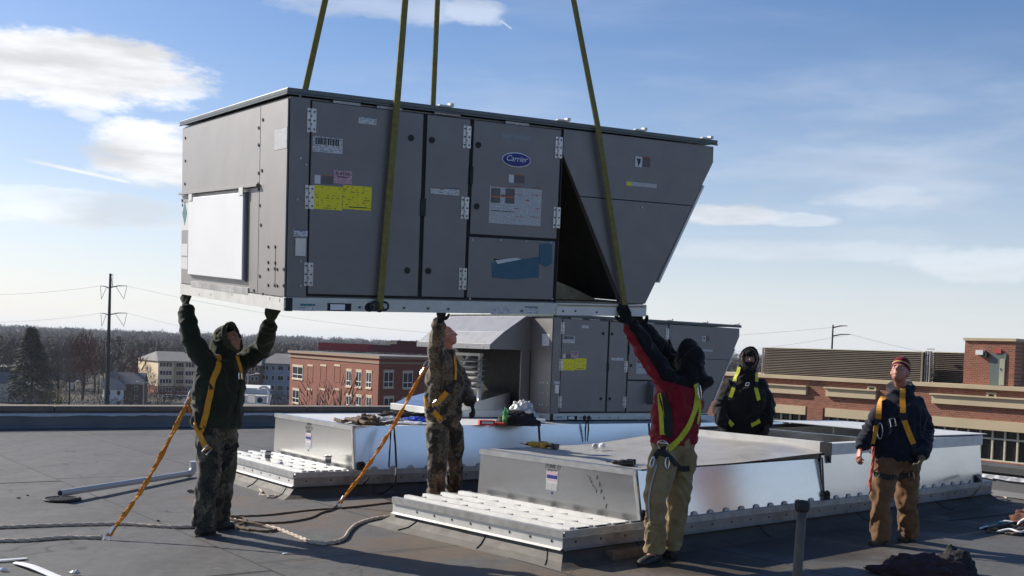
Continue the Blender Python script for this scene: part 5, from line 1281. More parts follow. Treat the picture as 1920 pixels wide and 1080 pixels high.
# 1: man at the left, both arms raised to the hanging unit
Y1=9.63
make_person('man in dark green hooded jacket at the left with both gloved hands raised',dict(
 root=(-2.590,9.722,0.000),face=(.86,-.30,.30),front=(.82,-.57,0),head=(-2.454,9.660,1.689),neck=(-2.488,9.650,1.536),chest=(-2.521,9.640,1.319),pelvis=(-2.532,9.640,0.954),
 sh_r=(-2.587,9.480,1.474),el_r=(-2.723,9.460,1.686),wr_r=(-2.784,9.500,1.964),hd_r=(-2.824,9.520,2.072),palm_r=(.75,.6,-.2),
 sh_l=(-2.390,9.800,1.482),el_l=(-2.198,9.800,1.620),wr_l=(-2.066,9.500,1.865),hd_l=(-2.017,9.400,1.972),palm_l=(.5,.3,.8),
 hp_r=(-2.558,9.560,0.844),kn_r=(-2.555,9.520,0.510),an_r=(-2.603,9.550,0.147),to_r=(-2.541,9.677,0.000),
 hp_l=(-2.491,9.760,0.840),kn_l=(-2.490,9.780,0.497),an_l=(-2.547,9.860,0.131),to_l=(-2.452,9.988,0.000)),
 dict(jacket_mats=['green_jacket'],hood='up',hood_mat='hood_green',undercap=True,trousers='camo_dark',boots='boot',bw=.235,bd=.185,sleeve=.085,leg=.112,hem=.03,glove_r='glove_green',glove_l='glove_green',curl_r=.75,curl_l=.45,side_r=1,side_l=-1,
  seed=1,fold=.014,straps=[([(-2.526,9.600,1.548),(-2.523,9.600,1.448),(-2.561,9.600,1.346),(-2.589,9.600,1.193),(-2.616,9.600,1.032),(-2.657,9.600,0.883)],OR,.050),([(-2.570,9.600,1.345),(-2.559,9.600,1.263)],BK,.058),([(-2.371,9.600,1.554),(-2.340,9.600,1.455),(-2.323,9.600,1.355)],OR,.045),([(-2.323,9.600,1.355),(-2.332,9.600,1.203),(-2.351,9.600,1.065)],BK,.03),
   ([(-2.706,9.600,0.982),(-2.666,9.600,0.883),(-2.593,9.600,0.743)],OR,.050),([(-2.593,9.600,0.743),(-2.523,9.600,0.700),(-2.444,9.600,0.662)],BK,.048),([(-2.334,9.600,0.799),(-2.392,9.600,0.742),(-2.460,9.600,0.716)],BK,.045),([(-2.679,9.600,0.984),(-2.640,9.600,0.921)],BK,.06)],
  hardware=[((-2.593,9.600,0.743),-40,.042),((-2.347,9.600,1.386),0,.03)]))
# 2: camouflaged man, one arm up
make_person('man in brown camouflage coveralls and glasses with one arm stretched up to the unit',dict(
 root=(-0.673,11.780,0.075),face=(.90,-.15,.38),front=(.93,-.36,0),head=(-0.702,11.760,1.819),neck=(-0.696,11.780,1.629),chest=(-0.709,11.780,1.381),pelvis=(-0.710,11.780,0.954),
 sh_r=(-0.785,11.580,1.538),el_r=(-0.800,11.500,1.779),wr_r=(-0.750,11.300,1.973),hd_r=(-0.730,11.200,2.061),palm_r=(.3,.3,.9),
 sh_l=(-0.621,11.960,1.483),el_l=(-0.490,11.900,1.250),wr_l=(-0.417,11.750,1.118),hd_l=(-0.384,11.700,1.021),palm_l=(-.8,.2,.0),
 hp_r=(-0.761,11.680,0.824),kn_r=(-0.746,11.640,0.493),an_r=(-0.761,11.700,0.189),to_r=(-0.666,11.660,0.086),
 hp_l=(-0.617,11.900,0.825),kn_l=(-0.581,11.900,0.484),an_l=(-0.583,11.920,0.185),to_l=(-0.487,11.900,0.094)),
 dict(jacket_mats=['camo'],trousers='camo',skin='skin_red',bw=.215,bd=.185,sleeve=.085,leg=.112,hem=.02,glove_l='glove_black',glove_r='glove_black',curl_l=.5,curl_r=.6,side_l=-1,seed=4,fold=.016,tfold=.013,glasses=True,hs=.95,stack=.45,
  straps=[([(-0.612,11.700,1.610),(-0.597,11.700,1.488),(-0.598,11.700,1.365)],OR,.028),([(-0.598,11.700,1.365),(-0.639,11.700,1.263),(-0.677,11.700,1.234)],BK,.04),([(-0.677,11.700,1.234),(-0.745,11.700,1.136),(-0.816,11.700,1.072)],OR,.055),([(-0.915,11.700,1.180),(-0.878,11.700,1.097),(-0.837,11.700,1.043)],OR,.055),([(-0.881,11.700,1.019),(-0.816,11.700,1.072),(-0.781,11.700,1.045)],BK,.055),([(-0.803,11.700,1.022),(-0.756,11.700,0.974),(-0.710,11.700,0.931)],OR,.055),([(-0.710,11.700,0.931),(-0.641,11.700,0.872),(-0.583,11.700,0.807)],BK,.05)],
  hardware=[((-0.772,11.700,1.107),45,.045),((-0.722,11.700,0.941),-45,.045)]))
def yoke_mat():
    "red jacket with black shoulders and a black upper side along the raised sleeve"
    m=MT['red_cloth'].copy();MT['red_yoke']=m;N_=m.node_tree.nodes;L_=m.node_tree.links;b=N_['Principled BSDF']
    base=V((1.322,9.282,0.000));sh=V((1.248,9.020,1.499))-base;wr=V((0.903,8.820,1.953))-base;d=(wr-sh).normalized();p=V((1,-.2,0))-d*V((1,-.2,0)).dot(d);p.normalize()
    t=N_.new('ShaderNodeTexCoord').outputs['Object'];s=N_.new('ShaderNodeSeparateXYZ');L_.new(t,s.inputs[0])
    def M(*a): return math_(N_,L_,*a)
    dp=N_.new('ShaderNodeVectorMath');dp.operation='DOT_PRODUCT';L_.new(t,dp.inputs[0]);dp.inputs[1].default_value=p
    above=M('GREATER_THAN',M('ADD',s.outputs[2],M('MULTIPLY',s.outputs[0],.22)),1.475)
    under=M('MULTIPLY',M('LESS_THAN',dp.outputs['Value'],sh.dot(p)-.005),M('MULTIPLY',M('LESS_THAN',s.outputs[0],sh.x+.10),M('LESS_THAN',s.outputs[1],sh.y+.13)))
    k=M('MULTIPLY',above,M('SUBTRACT',1.0,under))
    src=b.inputs['Base Color'].links[0].from_socket;L_.new(cmix(N_,L_,k,src,(.008,.008,.009)),b.inputs['Base Color'])
yoke_mat()
# 3: man in red and black seen from behind
def yoke(c,n):
    "black shoulders and upper side of the sleeves, red below"
    ln=1.50+.16*(c.x-1.25)
    arm=c.x<1.19
    if arm: return 1 if (n.z*.6+n.x*.75)>-.25 or c.z>1.95 else 0
    return 1 if c.z>1.46+.10*(1.45-c.x) else 0
make_person('man in red and black jacket and tan trousers seen from behind',dict(
 root=(1.322,9.282,0.000),face=(-.50,.72,.42),front=(-.62,.78,0),head=(1.428,9.120,1.686),neck=(1.422,9.120,1.525),chest=(1.360,9.150,1.334),pelvis=(1.336,9.150,0.992),
 sh_r=(1.524,9.200,1.469),el_r=(1.291,9.420,1.683),wr_r=(1.047,9.300,1.939),hd_r=(0.992,9.200,2.023),palm_r=(.2,.5,.8),
 sh_l=(1.248,9.020,1.499),el_l=(1.068,8.960,1.720),wr_l=(0.903,8.820,1.953),hd_l=(0.843,8.760,2.049),palm_l=(-.3,.6,.7),
 hp_r=(1.434,9.240,0.864),kn_r=(1.414,9.240,0.500),an_r=(1.381,9.340,0.144),to_r=(1.346,9.432,0.000),
 hp_l=(1.250,9.060,0.866),kn_l=(1.190,8.980,0.527),an_l=(1.221,9.100,0.153),to_l=(1.080,8.914,0.000)),
 dict(jacket_mats=['red_yoke'],blob=((1.519,9.100,1.511),.115),hood='up',hood_mat='black_cloth',trousers='khaki',bw=.225,bd=.165,sleeve=.088,leg=.108,hem=.01,glove_r='glove_black',glove_l='glove_black',curl_l=.5,curl_r=.5,side_l=-1,seed=8,fold=.015,tfold=.014,stack=.25,
  straps=[([(1.194,9.000,1.394),(1.214,9.000,1.236),(1.230,9.000,1.065)],YE,.045),([(1.211,9.000,1.395),(1.261,9.000,1.238),(1.278,9.000,1.045)],BK,.07),([(1.469,9.000,1.482),(1.490,9.000,1.397),(1.478,9.000,1.289),(1.428,9.000,1.137),(1.356,9.000,1.026),(1.273,9.000,0.946)],YE,.050),([(1.494,9.000,1.397),(1.513,9.000,1.269),(1.496,9.000,1.161)],YE,.035),
   ([(1.193,9.000,0.818),(1.156,9.000,0.674),(1.141,9.000,0.522),(1.162,9.000,0.329)],'piping_grey',.012),([(1.188,9.000,0.921),(1.266,9.000,0.907),(1.321,9.000,0.848),(1.379,9.000,0.790),(1.452,9.000,0.802)],BK,.045),([(1.169,9.000,0.869),(1.205,9.000,0.935),(1.264,9.000,0.958)],BK,.04)],
  hardware=[((1.236,9.000,1.009),'ring',.045),((1.489,9.000,1.419),'clip',.045),((1.166,9.000,0.834),'clip',.03),((1.269,9.000,0.838),'clip',.03)]))
# 4: man in black standing inside the open half of the front curb
make_person('man in black hooded coat and yellow harness standing in the open curb at the back',dict(
 root=(2.774,13.100,0.029)[:2]+(.0,),face=(-.05,-.97,.18),front=(-.12,-1,0),head=(2.745,13.050,1.694),neck=(2.738,13.100,1.525),chest=(2.723,13.100,1.293),pelvis=(2.724,13.100,0.855),
 sh_r=(2.557,13.100,1.374),el_r=(2.456,13.100,1.126),wr_r=(2.449,12.950,0.923),hd_r=(2.469,12.900,0.817),palm_r=(.5,.5,0),
 sh_l=(2.894,13.100,1.387),el_l=(2.999,13.100,1.147),wr_l=(2.968,12.950,0.943),hd_l=(2.943,12.900,0.835),palm_l=(-.5,.5,0),
 hp_r=(2.649,13.100,0.714),kn_r=(2.654,13.050,0.375),an_r=(2.62,13.1,.09),to_r=(2.60,12.95,0),hp_l=(2.812,13.100,0.721),kn_l=(2.829,13.050,0.382),an_l=(2.84,13.1,.09),to_l=(2.86,12.95,0)),
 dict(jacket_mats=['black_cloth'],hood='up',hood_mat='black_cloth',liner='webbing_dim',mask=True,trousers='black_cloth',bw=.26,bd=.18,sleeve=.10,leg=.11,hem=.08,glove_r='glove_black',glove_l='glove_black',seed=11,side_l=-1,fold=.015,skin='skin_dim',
  straps=[([(2.590,13.000,1.595),(2.588,13.000,1.496),(2.585,13.000,1.428)],YE,.048),([(2.585,13.000,1.428),(2.576,13.000,1.359)],BK,.05),([(2.576,13.000,1.359),(2.544,13.000,1.247)],YE,.045),([(2.865,13.000,1.550),(2.833,13.000,1.437)],YE,.045),([(2.833,13.000,1.437),(2.830,13.000,1.363)],BK,.045),([(2.830,13.000,1.363),(2.867,13.000,1.228)],YE,.045),([(2.531,13.000,0.967),(2.583,13.000,0.919)],YE,.05),([(2.793,13.000,0.933),(2.890,13.000,0.987)],YE,.05)],
  hardware=[((2.736,13.000,1.390),0,.030)]))
# 5: man in navy jacket walking at the right
make_person('man in navy jacket, brown trousers and red striped beanie looking up',dict(
 root=(3.676,10.632,-0.000),face=(-.50,-.72,.46),front=(-.30,-.95,0),head=(3.627,10.500,1.635),neck=(3.675,10.570,1.464),chest=(3.666,10.570,1.236),pelvis=(3.656,10.570,0.821),
 sh_r=(3.529,10.550,1.318),el_r=(3.415,10.600,1.083),wr_r=(3.292,10.500,0.890),hd_r=(3.261,10.450,0.808),palm_r=(.8,.3,0),
 sh_l=(3.812,10.570,1.328),el_l=(3.949,10.620,1.082),wr_l=(3.813,10.340,0.850),hd_l=(3.766,10.280,0.755),palm_l=(-.8,.3,0),
 hp_r=(3.536,10.500,0.723),kn_r=(3.484,10.420,0.430),an_r=(3.500,10.450,0.100),to_r=(3.399,10.369,0.000),
 hp_l=(3.779,10.620,0.720),kn_l=(3.787,10.600,0.417),an_l=(3.876,10.750,0.101),to_l=(3.787,10.717,0.000)),
 dict(jacket_mats=['navy'],hood='down',hat=['cap_red','cap_stripe_white','cap_gold'],hat_rows=[0,0,0,0,0,1,2,0,0,0,0,0,0,0,0,0,0,0,0],trousers='brown_duck',boots='boot_tan',skin='skin_red',bw=.235,bd=.17,sleeve=.084,leg=.114,hem=.04,glove_l='glove_tan',curl_r=.55,curl_l=.6,side_l=-1,seed=15,fold=.013,tfold=.015,stack=.28,
  straps=[([(3.447,10.400,1.476),(3.436,10.400,1.391),(3.421,10.400,1.291),(3.416,10.400,1.192)],OR,.052),([(3.416,10.400,1.192),(3.404,10.400,1.127)],BK,.055),([(3.399,10.400,1.126),(3.383,10.400,1.041),(3.367,10.400,0.956)],OR,.048),([(3.630,10.400,1.483),(3.629,10.400,1.399),(3.641,10.400,1.250)],OR,.050),([(3.636,10.400,1.250),(3.654,10.400,1.186)],BK,.07),([(3.654,10.400,1.186),(3.699,10.400,1.078),(3.749,10.400,0.971)],OR,.050),([(3.749,10.400,0.971),(3.779,10.400,0.872)],BK,.045),
   ([(3.406,10.400,0.679),(3.481,10.400,0.657),(3.556,10.400,0.645)],BK,.05),([(3.566,10.400,0.650),(3.655,10.400,0.668),(3.763,10.400,0.693)],BK,.045)],
  hardware=[((3.551,10.400,1.162),15,.042),((3.739,10.400,0.677),15,.038),((3.446,10.400,1.079),'clip',.05),((3.380,10.400,0.907),'ring',.03)]))
strand_rope('safety_rope','short orange rope hanging from the harness of the man in the navy jacket','rope',[(3.366,10.360,0.930),(3.365,10.340,0.823),(3.356,10.340,0.698),(3.342,10.330,0.600),(3.361,10.330,0.517),(3.338,10.330,0.600)],.015,MT['rope_orange'],None)

# ---------------- ground and what stands beyond the roof
import array
GZ=-18.0
def hgt(x,y):
    r=math.hypot(x,y)
    t=max(0,(r-500)/2600);h=GZ+min(1,t)**1.1*15.5
    h+=max(0,min(1,(r-500)/600))*3.0*noise.noise(V((x/420,y/420,2)))
    if r>3000: h+=(r-3000)/3200*7+6*noise.noise(V((x/1100,y/1500,5)))*min(1,(r-3000)/1500)
    return h
rad=[0,60,120,200,300,400,500,620,760,920,1100,1350,1650,2000,2400,2900,3400,4000,4800,5600,6400,7000,7500];vs=[];fs=[];na=140
for i,r_ in enumerate(rad):
    for k in range(na):
        a=2*PI*k/na;x=r_*math.sin(a);y=r_*math.cos(a);vs.append((x,y,hgt(x,y) if r_<7000 else hgt(x*6400/r_,y*6400/r_)-(r_-6400)*.002))
for i in range(len(rad)-1):
    for k in range(na):
        j=(k+1)%na;fs.append((i*na+k,(i+1)*na+k,(i+1)*na+j,i*na+j))
m,N_,L_,bb=newmat('winter_ground');vec=coord(N_,L_,1)
n=tnoise(N_,L_,vec,.012,9,.65);n2=tnoise(N_,L_,vec,.08,6,.7)
c=ramp(N_,L_,n,[(.35,(.045,.038,.028)),(.5,(.075,.06,.042)),(.62,(.05,.05,.028)),(.72,(.10,.085,.06))]);c=cmix(N_,L_,ramp(N_,L_,n2,[(.5,0),(.7,.5)]),c,(.035,.03,.024))
L_.new(c,bb.inputs['Base Color']);bb.inputs['Roughness'].default_value=.95
put('ground',MB().add(vs,[tuple(reversed(f)) for f in fs]),m,kind='structure',smooth=True)
# asphalt street and car park below
MT['asphalt']=mat('asphalt',(.06,.06,.06),.9,0,.2,.2)
b=MB();b.prism([(-130,150,GZ+.05),(-130,330,GZ+.05),(-18,345,GZ+.05),(-18,150,GZ+.05)],(0,0,.02));put('car_park',b,MT['asphalt'],kind='structure')
b=MB();b.prism([(-330,290,GZ+.09),(-330,302,GZ+.09),(60,330,GZ+.09),(60,318,GZ+.09)],(0,0,.02));put('road',b,MT['asphalt'],kind='structure')
# --- trees
def bark(name,c,var=.35): return mat(name,c,.95,0,var,.05)
MT['twig']=bark('twig',(.085,.066,.056));MT['twig_red']=bark('twig_red',(.12,.05,.035));MT['evergreen']=bark('evergreen',(.035,.05,.026),.4);MT['olive_leaf']=bark('olive_leaf',(.13,.11,.02));MT['trunk']=bark('trunk',(.05,.042,.035))
class Fast:
    def __init__(s): s.v=array.array('f');s.mi=array.array('i');s.n=0
    def tri(s,a,b_,c,m=0): s.v.extend((a[0],a[1],a[2],b_[0],b_[1],b_[2],c[0],c[1],c[2]));s.mi.append(m);s.n+=1
    def mesh(s,name,mats):
        me=bpy.data.meshes.new(name);n=s.n
        me.vertices.add(n*3);me.loops.add(n*3);me.polygons.add(n)
        me.vertices.foreach_set('co',s.v);me.loops.foreach_set('vertex_index',array.array('i',range(n*3)))
        me.polygons.foreach_set('loop_start',array.array('i',range(0,n*3,3)))
        for q in mats: me.materials.append(q)
        me.polygons.foreach_set('material_index',s.mi);me.update();me.validate();return me
R6=random.Random(66)
def twigs(F,x,y,z,h,w,n,m=0,sz=1.0,conif=False,wid=.03):
    u=R6.uniform;cos=math.cos;sin=math.sin
    for _ in range(n):
        if conif:
            t=u(.08,1);r=w*.5*(1-t**1.6)*math.sqrt(u(.05,1))*1.1+.1;a=u(0,6.283);px,py,pz=x+r*cos(a),y+r*sin(a),z+h*t
            L_=h*.07*sz*u(.7,1.4);dx,dy,dz=cos(a)*L_,sin(a)*L_,-.25*L_;wd=L_*.45
        else:
            a=u(0,6.283);ph=u(-.75,1);r=(u(.15,1))**.5;cx_=math.sqrt(max(0,1-ph*ph))*r
            px,py,pz=x+cx_*cos(a)*w*.5,y+cx_*sin(a)*w*.5,z+h*.60+h*.40*ph*r
            L_=h*.16*sz*u(.5,1.3);dx,dy,dz=cos(a)*cx_*.55*L_+u(-.25,.25)*L_,sin(a)*cx_*.55*L_+u(-.25,.25)*L_,L_*u(.35,.95);wd=h*wid*u(.5,1.1)
        b2=u(0,6.283)
        F.tri((px-cos(b2)*wd*.5,py-sin(b2)*wd*.5,pz),(px+cos(b2)*wd*.5,py+sin(b2)*wd*.5,pz+wd*.2),(px+dx,py+dy,pz+dz),m)
def trunkF(F,x,y,z,h,m=0):
    w_=h*.022
    for k in range(3):
        a=2.1*k;F.tri((x+w_*math.cos(a),y+w_*math.sin(a),z),(x+w_*math.cos(a+2.1),y+w_*math.sin(a+2.1),z),(x,y,z+h*.75),m)
F=Fast()
for k in range(4200):
    Y_=360*math.exp(R6.uniform(0,1)**.9*math.log(5200/360));X_=R6.uniform(-.60,.30)*Y_
    if X_/Y_>-.30 and Y_<470: continue
    if -.335<X_/Y_<-.17 and Y_<400+R6.random()*20: continue
    h=R6.uniform(10,17)*(1 if Y_<1500 else 1.15);w_=R6.uniform(8,13)*(1+Y_/1800);z=hgt(X_,Y_)
    ev=R6.random()<(.10 if Y_<1500 else .2)
    n=int(150/(1+Y_/900))+24
    if ev: twigs(F,X_,Y_,z,h*1.1,w_*.6,n,1,1+Y_/1500,True)
    else: twigs(F,X_,Y_,z,h,w_,n,2 if R6.random()<.05 else 0,1+Y_/2500,False,.03*(1+Y_/700))
    if Y_<900: trunkF(F,X_,Y_,z,h)
o=link('woodland',F.mesh('woodland',[MT['twig'],MT['evergreen'],MT['twig_red']]),None,'bare winter woodland with scattered evergreens reaching to the horizon','stuff')
o['category']='woodland'
print('wood tris',F.n)
# underbrush near the car park
F=Fast()
for k in range(420):
    Y_=R6.uniform(215,360);X_=R6.uniform(-.50,-.16)*Y_
    if X_>-18-20 : continue
    h=R6.uniform(2.5,6);twigs(F,X_,Y_,GZ,h,h*1.5,70,0,1.2,False,.03)
o=link('scrub',F.mesh('scrub',[MT['twig'],MT['evergreen']]),None,'low brown winter scrub beyond the parapet','stuff');o['category']='scrub'
def tree(label,px,Y_,topy,w_,kind,n=1500,name='bare_tree',grp=None):
    d=pix(px,topy);p=EYE+d*(Y_/d.y);z0=hgt(p.x,Y_);h=p.z-z0
    T=thing(name,label,'tree',V((p.x,Y_,z0)),grp)
    b=MB();rr=random.Random(px);b.tube([(0,0,-.3),(.02*h,0,h*.3),(0,0,h*.62),(0,.01*h,h*.9)],[h*.022,h*.017,h*.010,h*.003],7);put('trunk',b,MT['trunk'],T,smooth=True)
    if kind!='conifer':
        for k in range(11):
            a=rr.uniform(0,6.28);z1=h*rr.uniform(.22,.6);r1=w_*rr.uniform(.3,.48);z2=min(h*.97,z1+h*rr.uniform(.2,.4))
            b=MB();b.tube(smooth_path([(0,0,z1),(math.cos(a)*r1*.5,math.sin(a)*r1*.5,(z1+z2)/2-h*.02),(math.cos(a)*r1,math.sin(a)*r1,z2)],3),[h*.008*(1-i/7.5) for i in range(7)],5);put('limb',b,MT['trunk'],T)
    F=Fast();twigs(F,0,0,0,h,w_,n,0,.8 if kind!='conifer' else 1.0,kind=='conifer',.010 if kind=='bare' else .016)
    me=F.mesh('crown',[MT[{'bare':'twig','red':'twig_red','conifer':'evergreen','olive':'olive_leaf'}[kind]]]);link('crown',me,T)
tree('tall dark evergreen rising above the woods at the far left',60,300,614,11,'conifer',2600,'pine_tree')
tree('bare tree between the tall evergreen and the reddish tree',110,300,660,12,'bare')
tree('reddish brown bare tree left of the transmission pole',158,330,622,9,'red',1300)
tree('small pine breaking the skyline right of the transmission pole',222,500,630,7,'conifer',900,'pine_tree')
tree('yellow green leafy shrub beyond the parapet, left of the wooden pole',100,228,728,6,'olive',700,'shrub')
tree('bare street tree in front of the lit face of the brick building',640,120,700,7.5,'bare',260)
tree('small bare street tree left of its neighbour by the brick building',597,125,712,6,'bare',300)
tree('bare tree just left of the cream apartment block',276,340,690,7,'bare',700)
tree('bare tree beside the white gabled house at the left edge',84,260,716,7,'bare',600)
# --- buildings seen straight on their faces
def facehit(px,py,A,n):
    d=pix(px,py);return EYE+d*((A-EYE).dot(n)/d.dot(n))
class Face:
    def __init__(s,A,B):    # A left, B right (world); z up
        s.A=V(A);s.x=(V(B)-V(A));s.x.z=0;s.w=s.x.length;s.x.normalize();s.n=s.x.cross(V((0,0,1)));s.z=V((0,0,1))
        if s.n.dot(EYE-s.A)<0: s.n=-s.n
    def at(s,px,py):
        p=facehit(px,py,s.A,s.n);return (p-s.A).dot(s.x),p.z
    def box(s,mb,x0,x1,z0,z1,d0,d1):   # d: distance out of the face
        q=[s.A+s.x*x0,s.A+s.x*x1]
        for p in q: p.z=0
        pts=[q[0]+s.n*d0,q[1]+s.n*d0,q[1]+s.n*d1,q[0]+s.n*d1]
        mb.prism([V((p.x,p.y,z0)) for p in pts],(0,0,z1-z0));return mb
def loc_inv(T): return Matrix.Translation(-T.location)
def brick_mat(name,c1,c2,mortar,sc=1.0,face=None):
    m,N_,L_,b=newmat(name);t=N_.new('ShaderNodeTexCoord');s=N_.new('ShaderNodeSeparateXYZ');L_.new(t.outputs['Object'],s.inputs[0])
    if face: h=math_(N_,L_,'ADD',math_(N_,L_,'MULTIPLY',s.outputs[0],face[0]),math_(N_,L_,'MULTIPLY',s.outputs[1],face[1]))
    else: h=math_(N_,L_,'ADD',s.outputs[0],s.outputs[1])
    cb=N_.new('ShaderNodeCombineXYZ');L_.new(h,cb.inputs[0]);L_.new(s.outputs[2],cb.inputs[1])
    k=N_.new('ShaderNodeTexBrick');L_.new(cb.outputs[0],k.inputs['Vector']);k.inputs['Scale'].default_value=sc
    k.inputs['Brick Width'].default_value=.42;k.inputs['Row Height'].default_value=.15;k.inputs['Mortar Size'].default_value=.018
    k.inputs['Color1'].default_value=c1+(1,);k.inputs['Color2'].default_value=c2+(1,);k.inputs['Mortar'].default_value=mortar+(1,)
    n=tnoise(N_,L_,t.outputs['Object'],.35,5,.6);L_.new(cmix(N_,L_,ramp(N_,L_,n,[(.35,0),(.7,.3)]),k.outputs[0],tuple(x*.7 for x in c1)),b.inputs['Base Color']);b.inputs['Roughness'].default_value=.9
    return m
MT['brick_far']=brick_mat('brick_far',(.25,.070,.040),(.19,.052,.030),(.19,.085,.055),1.3)
MT['brick_right']=brick_mat('brick_right',(.30,.10,.055),(.17,.052,.034),(.30,.20,.14),1.25,(.62,-.78))
MT['cornice_brown']=mat('cornice_brown',(.26,.18,.12),.85);MT['stone_tan']=mat('stone_tan',(.52,.42,.27),.85,0,.08,.4);MT['glass_dark']=mat('glass_dark',(.012,.013,.015),.08,0,.1);MT['frame_white']=mat('frame_white',(.7,.7,.68),.6);MT['frame_cream']=mat('frame_cream',(.55,.5,.38),.6)
MT['metal_red']=mat('metal_red',(.28,.03,.035),.6);MT['roof_grey']=mat('roof_grey',(.16,.155,.15),.85,0,.2,.3);MT['cream_wall']=mat('cream_wall',(.78,.64,.42),.9);MT['blue_wall']=mat('blue_wall',(.27,.30,.36),.9);MT['brown_wall']=mat('brown_wall',(.14,.08,.06),.9);MT['white_wall']=mat('white_wall',(.66,.66,.62),.9);MT['beige_wall']=mat('beige_wall',(.42,.33,.2),.9)
MT['roof_white']=mat('roof_white',(.62,.62,.6),.8,0,.1,.3)
# left brick building: lit face and shaded face
A=V((-36.936,186.000,0.197));B=V((-17.903,150.000,-0.127));Cc=V((-7.580,171.000,-1.357))
ztop=1.7-(1.7-B.z);zt_=B.z
T=thing('brick_building','red brick building with tan cornice and white windows beyond the left parapet','building',V((B.x,B.y,GZ)));I=loc_inv(T)
D_=A+(Cc-B)
b=MB(I);b.prism([V((p.x,p.y,GZ)) for p in (A,B,Cc,D_)],(0,0,zt_-GZ-.02));put('wall',b,MT['brick_far'],T)
b=MB(I);o_=.35
def outp(p,q): 
    c=(A+Cc)/2;d=(p-c);d.z=0;d.normalize();return p+d*q
b.prism([V((outp(p,.6).x,outp(p,.6).y,zt_-.05)) for p in (A,B,Cc,D_)],(0,0,.35));put('cornice',b,MT['cornice_brown'],T)
b=MB(I);b.prism([V((outp(p,.3).x,outp(p,.3).y,zt_-.75)) for p in (A,B,Cc,D_)],(0,0,.3));put('cornice',b,MT['cornice_brown'],T)
b=MB(I);b.prism([V((outp(p,.1).x,outp(p,.1).y,zt_+.301)) for p in (A,B,Cc,D_)],(0,0,.03));put('roof',b,MT['roof_grey'],T)
LF_=Face(A,B);RF_=Face(B,Cc)
def window(Fc,T,I,x0,y0,x1,y1,frame='frame_white',glass='glass_dark',mull=1,sill=True,rail=.35,out=0):
    xc=(x0+x1)/2;yc=(y0+y1)/2
    a0,_=Fc.at(x0,yc);a1,_=Fc.at(x1,yc);_,z1=Fc.at(xc,y0);_,z0=Fc.at(xc,y1)
    w_=a1-a0;b=MB(I);t=.09
    for (p,q,r_,s_) in ((a0,a0+t,z0,z1),(a1-t,a1,z0,z1),(a0+t,a1-t,z1-t,z1),(a0+t,a1-t,z0,z0+t)): Fc.box(b,p,q,r_,s_,out+.0,out+.06)
    for k in range(mull): xm=a0+w_*(k+1)/(mull+1);Fc.box(b,xm-t*.7,xm+t*.7,z0+t,z1-t,out+.0,out+.05)
    if rail: zr=z0+(z1-z0)*rail;Fc.box(b,a0+t,a1-t,zr-t*.6,zr+t*.6,out+.001,out+.055)
    w=put('window',b,MT[frame],T)
    g=MB(I);Fc.box(g,a0+t,a1-t,z0+t,z1-t,out+.0,out+.02);put('pane',g,MT[glass],w)
    if sill: g=MB(I);Fc.box(g,a0-.12,a1+.12,z0-.22,z0-.003,out+.0,out+.14);put('sill',g,MT['stone_tan'],w);g=MB(I);Fc.box(g,a0-.12,a1+.12,z1+.003,z1+.28,out+.0,out+.08);put('lintel',g,MT['stone_tan'],w)
    return w
for (x0,x1) in ((650,659),(668,678),(687,697)):
    window(LF_,T,I,x0,695+(x0-650)*.08,x1,724+(x0-650)*.08);window(LF_,T,I,x0,742+(x0-650)*.06,x1,768+(x0-650)*.06)
window(LF_,T,I,549,687,568,710);window(LF_,T,I,549,731,561,755)
for (x0,x1) in ((577,587),(601,612),(627,638)):
    for (ya,yb) in ((687,717),(732,760)):
        a0,_=LF_.at(x0,700);a1,_=LF_.at(x1,700);_,z1=LF_.at((x0+x1)/2,ya);_,z0=LF_.at((x0+x1)/2,yb)
        b=MB(I);LF_.box(b,a0,a1,z1,z1+.3,0,.08);q=put('blind_window',b,MT['stone_tan'],T)
        b=MB(I);LF_.box(b,a0,a0+.1,z0,z1-.003,0,.05);LF_.box(b,a1-.1,a1,z0,z1-.003,0,.05);LF_.box(b,a0+.1,a1-.1,z0,z0+.1,0,.05);put('surround',b,MT['brick_far'],q)
for (x0,x1) in ((719,737),(755,773),(806,824)):
    window(RF_,T,I,x0,697+(x0-719)*.04,x1,726+(x0-719)*.04);window(RF_,T,I,x0,746+(x0-719)*.04,x1,775+(x0-719)*.04)
# penthouse boxes on its roof
def boxon(name,x0,x1,yt,Y0,dep,m,T,I,zb):
    p=EYE+pix(x0,yt)*(Y0/pix(x0,yt).y);q=EYE+pix(x1,yt)*(Y0/pix(x1,yt).y);b=MB(I);b.box((p.x,Y0,zb),(q.x,Y0+dep,p.z));return put(name,b,m,T)
boxon('penthouse',597,694,642,186,18,MT['metal_red'],T,I,zt_+.6)
boxon('penthouse',694.5,800,646,184,14,mat('metal_red_shaded',(.10,.02,.02),.7),T,I,zt_+.6)  # darker copy of the red: shade of the unlit side put into the colour
boxon('penthouse',733,792,638,190,10,bpy.data.materials['metal_red_shaded'],T,I,zt_+.6)
b=MB(I);p=EYE+pix(722,642)*(180/pix(722,642).y);b.box((p.x,180,p.z-.2),(p.x+1.8,181,p.z+.3));put('roof_curb',b,MT['stone_tan'],T)
